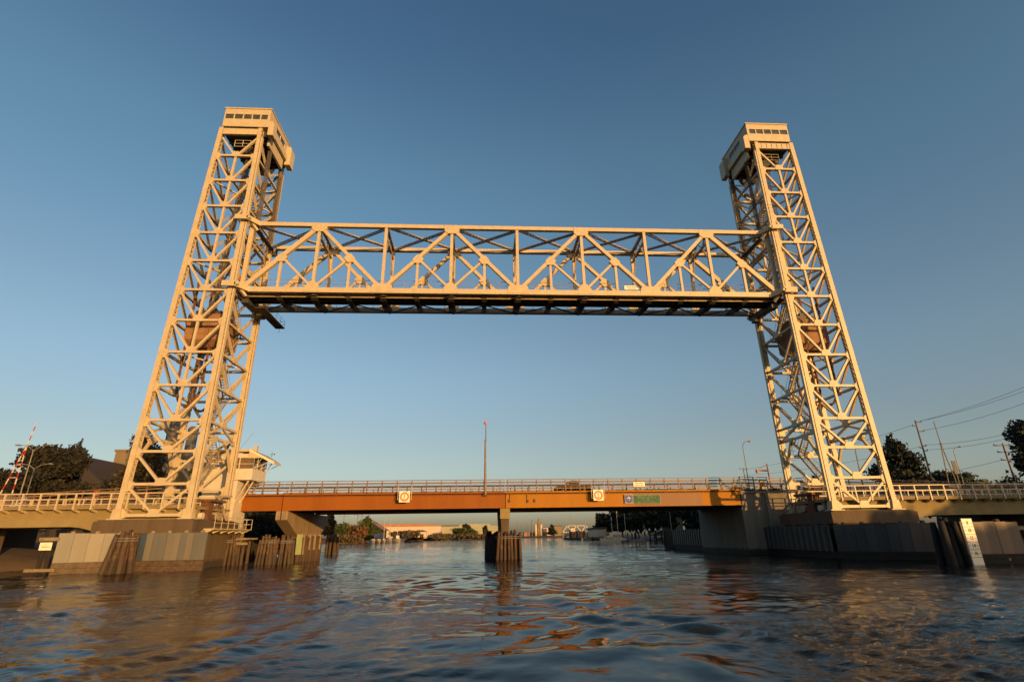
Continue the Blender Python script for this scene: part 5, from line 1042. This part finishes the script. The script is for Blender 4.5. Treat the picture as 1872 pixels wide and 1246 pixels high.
# ------------------------------------------------------------------ boats
def hull(mb, x, y, z, L, Bm, H, e=1):
    n = 9; rows = []
    for i in range(n):
        t = i / (n - 1); w2 = Bm / 2 * (1 - max(0, (t - .35) / .65) ** 2.2) * (.82 if i == 0 else 1); sh = H * (1 + .25 * t * t)
        rows.append([(x + e * (t - .5) * L, y - w2, z + sh), (x + e * (t - .5) * L * .93, y - w2 * .6, z - .3), (x + e * (t - .5) * L * .93, y + w2 * .6, z - .3), (x + e * (t - .5) * L, y + w2, z + sh)])
    vs = [p for r in rows for p in r]; fs = []
    for i in range(n - 1):
        for j in range(3): fs.append((i * 4 + j, i * 4 + j + 1, (i + 1) * 4 + j + 1, (i + 1) * 4 + j))
        fs.append((i * 4 + 3, i * 4, (i + 1) * 4, (i + 1) * 4 + 3))
    fs += [(0, 1, 2, 3)]; mb.add(vs, fs); return mb
def boat(px, py, y, L, label, m='hull_white', mast=None, cabin=True, canvas=None, e=1, fly=False, group=None, H=1.1, rot=0):
    p = at(px, py, y); T = thing('sailboat' if mast else 'motor_boat', label, 'boat', (p.x, y, 0), group); x = p.x
    hull(MB(), x, y, 0, L, L * .32, H, e).build('hull', m, T)
    if cabin: 
        c = MB(); c.prism([(x - e * L * .22, H), (x - e * L * .2, H + .7), (x + e * L * .12, H + .65), (x + e * L * .22, H)], 1, y - L * .1, y + L * .1); c.build('cabin', m, T)
        MB().box(x - L * .17, y - L * .1 - .03, H + .25, x + L * .08, y - L * .1, H + .5).build('cabin_window', 'glass', T)
    if fly:
        MB().prism([(x - e * .2 * L, H + .6), (x - e * .2 * L, H + 2.2), (x + e * .02 * L, H + 2.2), (x + e * .08 * L, H + .6)], 1, y - L * .11, y + L * .11).build('wheelhouse', m, T); MB().box(x - .18 * L, y - L * .11 - .03, H + 1.2, x + .02 * L, y - L * .11, H + 1.9).build('wheelhouse_window', 'glass', T)
        MB().box(x - .25 * L, y - L * .12, H + 2.2, x + .06 * L, y + L * .12, H + 2.35).build('canopy', 'canvas_blue', T)
    T.rotation_euler[2] = rot
    if canvas: MB().prism([(x - e * L * .45, H + 1.2), (x - e * L * .1, H + 1.6), (x - e * L * .1, H + 1.2)], 1, y - .25, y + .25).build('sail_cover', canvas, T)
    if mast:
        t = at(mast[0], mast[1], y); t.x = x if rot else t.x; MB().tube([(t.x, y, H), (t.x, y, t.z)], .2 if y > 220 else .15, 6, .12).build('mast', 'mast' if m == 'hull_white' else 'lamp_metal', T); MB().tube([(t.x, y, H + 1.3), (t.x - e * L * .4, y, H + 1.2)], .07, 5).build('boom', 'mast', T)
    return T
G = 'boats moored on the left shore'
boat(681, 991, 278, 9, 'leftmost small white motor boat below the ivy shed', group=G, rot=-1.1, H=1.6); boat(691.5, 991, 280, 9, 'white boat second from the left under the blue cover', canvas='canvas_blue', group=G, rot=-1.15, H=1.5)
boat(701, 991, 282, 8, 'white sailboat with thin grey mast in the middle of the row', group=G, mast=(703, 932), canvas='canvas_blue', H=1.5, rot=-1.2); boat(712, 990, 280, 9, 'white sailboat with blue sail cover and bright mast', group=G, mast=(712, 938), canvas='canvas_blue', H=1.9, rot=-1.15); boat(726, 989, 279, 9, 'white trawler with tall wheelhouse at the right end of the row', group=G, fly=True, H=1.9, rot=-1.0, mast=(726, 958))
p = at(694, 982, 288); T = thing('boat_awning', 'blue tarpaulin awning behind the moored boats', 'awning', (p.x, 288, 0)); MB().box(p.x - 3.2, 286, 3.2, p.x + 2.2, 290, 5.4).build('tarpaulin', 'canvas_blue', T); MB().box(p.x - 3, 286.2, 0, p.x - 2.8, 286.4, 3.2).build('post', 'pole_wood', T)
G = 'boats in the shaded marina'
boat(1114, 990, 160, 7.5, 'white cabin cruiser with blue canopy at the dock edge', 'hull_white', fly=True, group=G, e=-1, H=1.2, cabin=False); boat(1131, 989, 164, 6.5, 'low grey sailboat right of the cabin cruiser', 'hull_white', mast=(1126, 924), group=G, e=1); boat(1118, 986, 176, 7, 'sailboat with pale mast directly behind the cabin cruiser', 'hull_white', mast=(1117, 944), group=G)
boat(1144, 987, 172, 7, 'sailboat with grey mast against the dark trees', 'hull_dull', mast=(1141, 938), group=G); boat(1074, 986, 250, 7, 'small grey boat by the dark marina bank', 'hull_dull', mast=(1069, 945), group=G); boat(1041, 985, 430, 12, 'distant sailboat with the tallest mast right of the truss bridge', 'hull_dull', mast=(1042, 938), group=G)
boat(1090, 985, 260, 7, 'distant sailboat with leaning pole mast near the boathouse', 'hull_dull', mast=(1089, 938), group=G); boat(1226, 975, 150, 6, 'sailboat masted just left of the abutment', 'hull_dull', mast=(1224, 936), group=G)
boat(1166, 988, 150, 6.5, 'white dinghy at the dock ramp', 'hull_dull', group=G, cabin=False, H=.8)
# docks
T = thing('floating_dock', 'long low grey floating dock across the shaded marina', 'dock', (58, 150, 0)); a = at(1140, 989, 152); b = at(1236, 988, 148)
mb = MB(); mb.beam((a.x, 155, .3), (b.x + 4, 153, .3), .4, 2.4, (0, 1, 0)); mb.build('pontoon', 'dark_concrete', T); MB().beam((at(1168, 980, 155).x, 155, .7), (at(1208, 970, 155).x, 155, 4.2), .35, 1.4, (0, 1, 0)).build('gangway', 'hull_dull', T)
T = thing('boat_sheds_dock', 'dark cluttered dock along the distant marina bank', 'dock', (at(1070, 984, 300).x, 300, 0)); a = at(1034, 984, 330); b = at(1104, 986, 230); mb = MB(); mb.beam((a.x, 330, .6), (b.x, 230, .6), 1.2, 3, (1, 0, 0))
for i in range(24): q = V((a.x, 330, 0)).lerp(V((b.x, 230, 0)), i / 23); mb.tube([(q.x, q.y, -1), (q.x, q.y, random.uniform(2.5, 5.5))], .22, 5)
mb.build('pontoon', 'black_pile', T)
for i in range(5): q = V((a.x + 4, 330, 0)).lerp(V((b.x + 4, 230, 0)), (i + .5) / 5); MB().box(q.x - 2.5, q.y - 4, 1.2, q.x + 2.5, q.y + 4, random.uniform(3.6, 5.6)).build('deck_shed', 'roof_grey', T)
first = None
for px, py, y, sc in ((1147, 970.5, 172, .8), (1154.7, 970.3, 170, .85), (1160, 970, 168, .85), (1167, 968.5, 164, .95), (1178, 967.6, 158, 1), (1187, 966.4, 152, 1.05), (1198, 966, 149, 1.05), (1208.5, 965.6, 146, 1.05)):
    p = at(px, py, y); lab = 'white-capped dock piling ' + {1147: 'farthest left in the row', 1154.7: 'second from the left in the row', 1160: 'third from the left in the row', 1167: 'left of the gangway foot', 1178: 'beside the gangway foot', 1187: 'in front of the gangway middle', 1198: 'in front of the gangway top', 1208.5: 'nearest the black pile cluster'}[px]
    T = thing('capped_piling', lab, 'piling', (p.x, y, 0), 'white-capped dock pilings'); MB().lathe((p.x, y, -1), [(.3 * sc, 0), (.3 * sc, p.z + .5)], 10).build('pile', 'black_pile', T); MB().lathe((p.x, y, p.z - .5), [(.34 * sc, 0), (.33 * sc, .2), (.06, .8)], 10).build('cap', 'sign_white', T)
p = at(175, 904, 17); T = thing('traffic_barrel', 'small orange-red traffic barrel behind the left railing', 'traffic barrel', (p.x, 17, 7)); MB().lathe((p.x, 17, 6.9), [(.42, 0), (.38, .7), (.32, p.z - 6.4)], 12).build('drum', 'red', T); MB().lathe((p.x, 17, 7.7), [(.39, 0), (.385, .2)], 12).build('white_band', 'white', T)
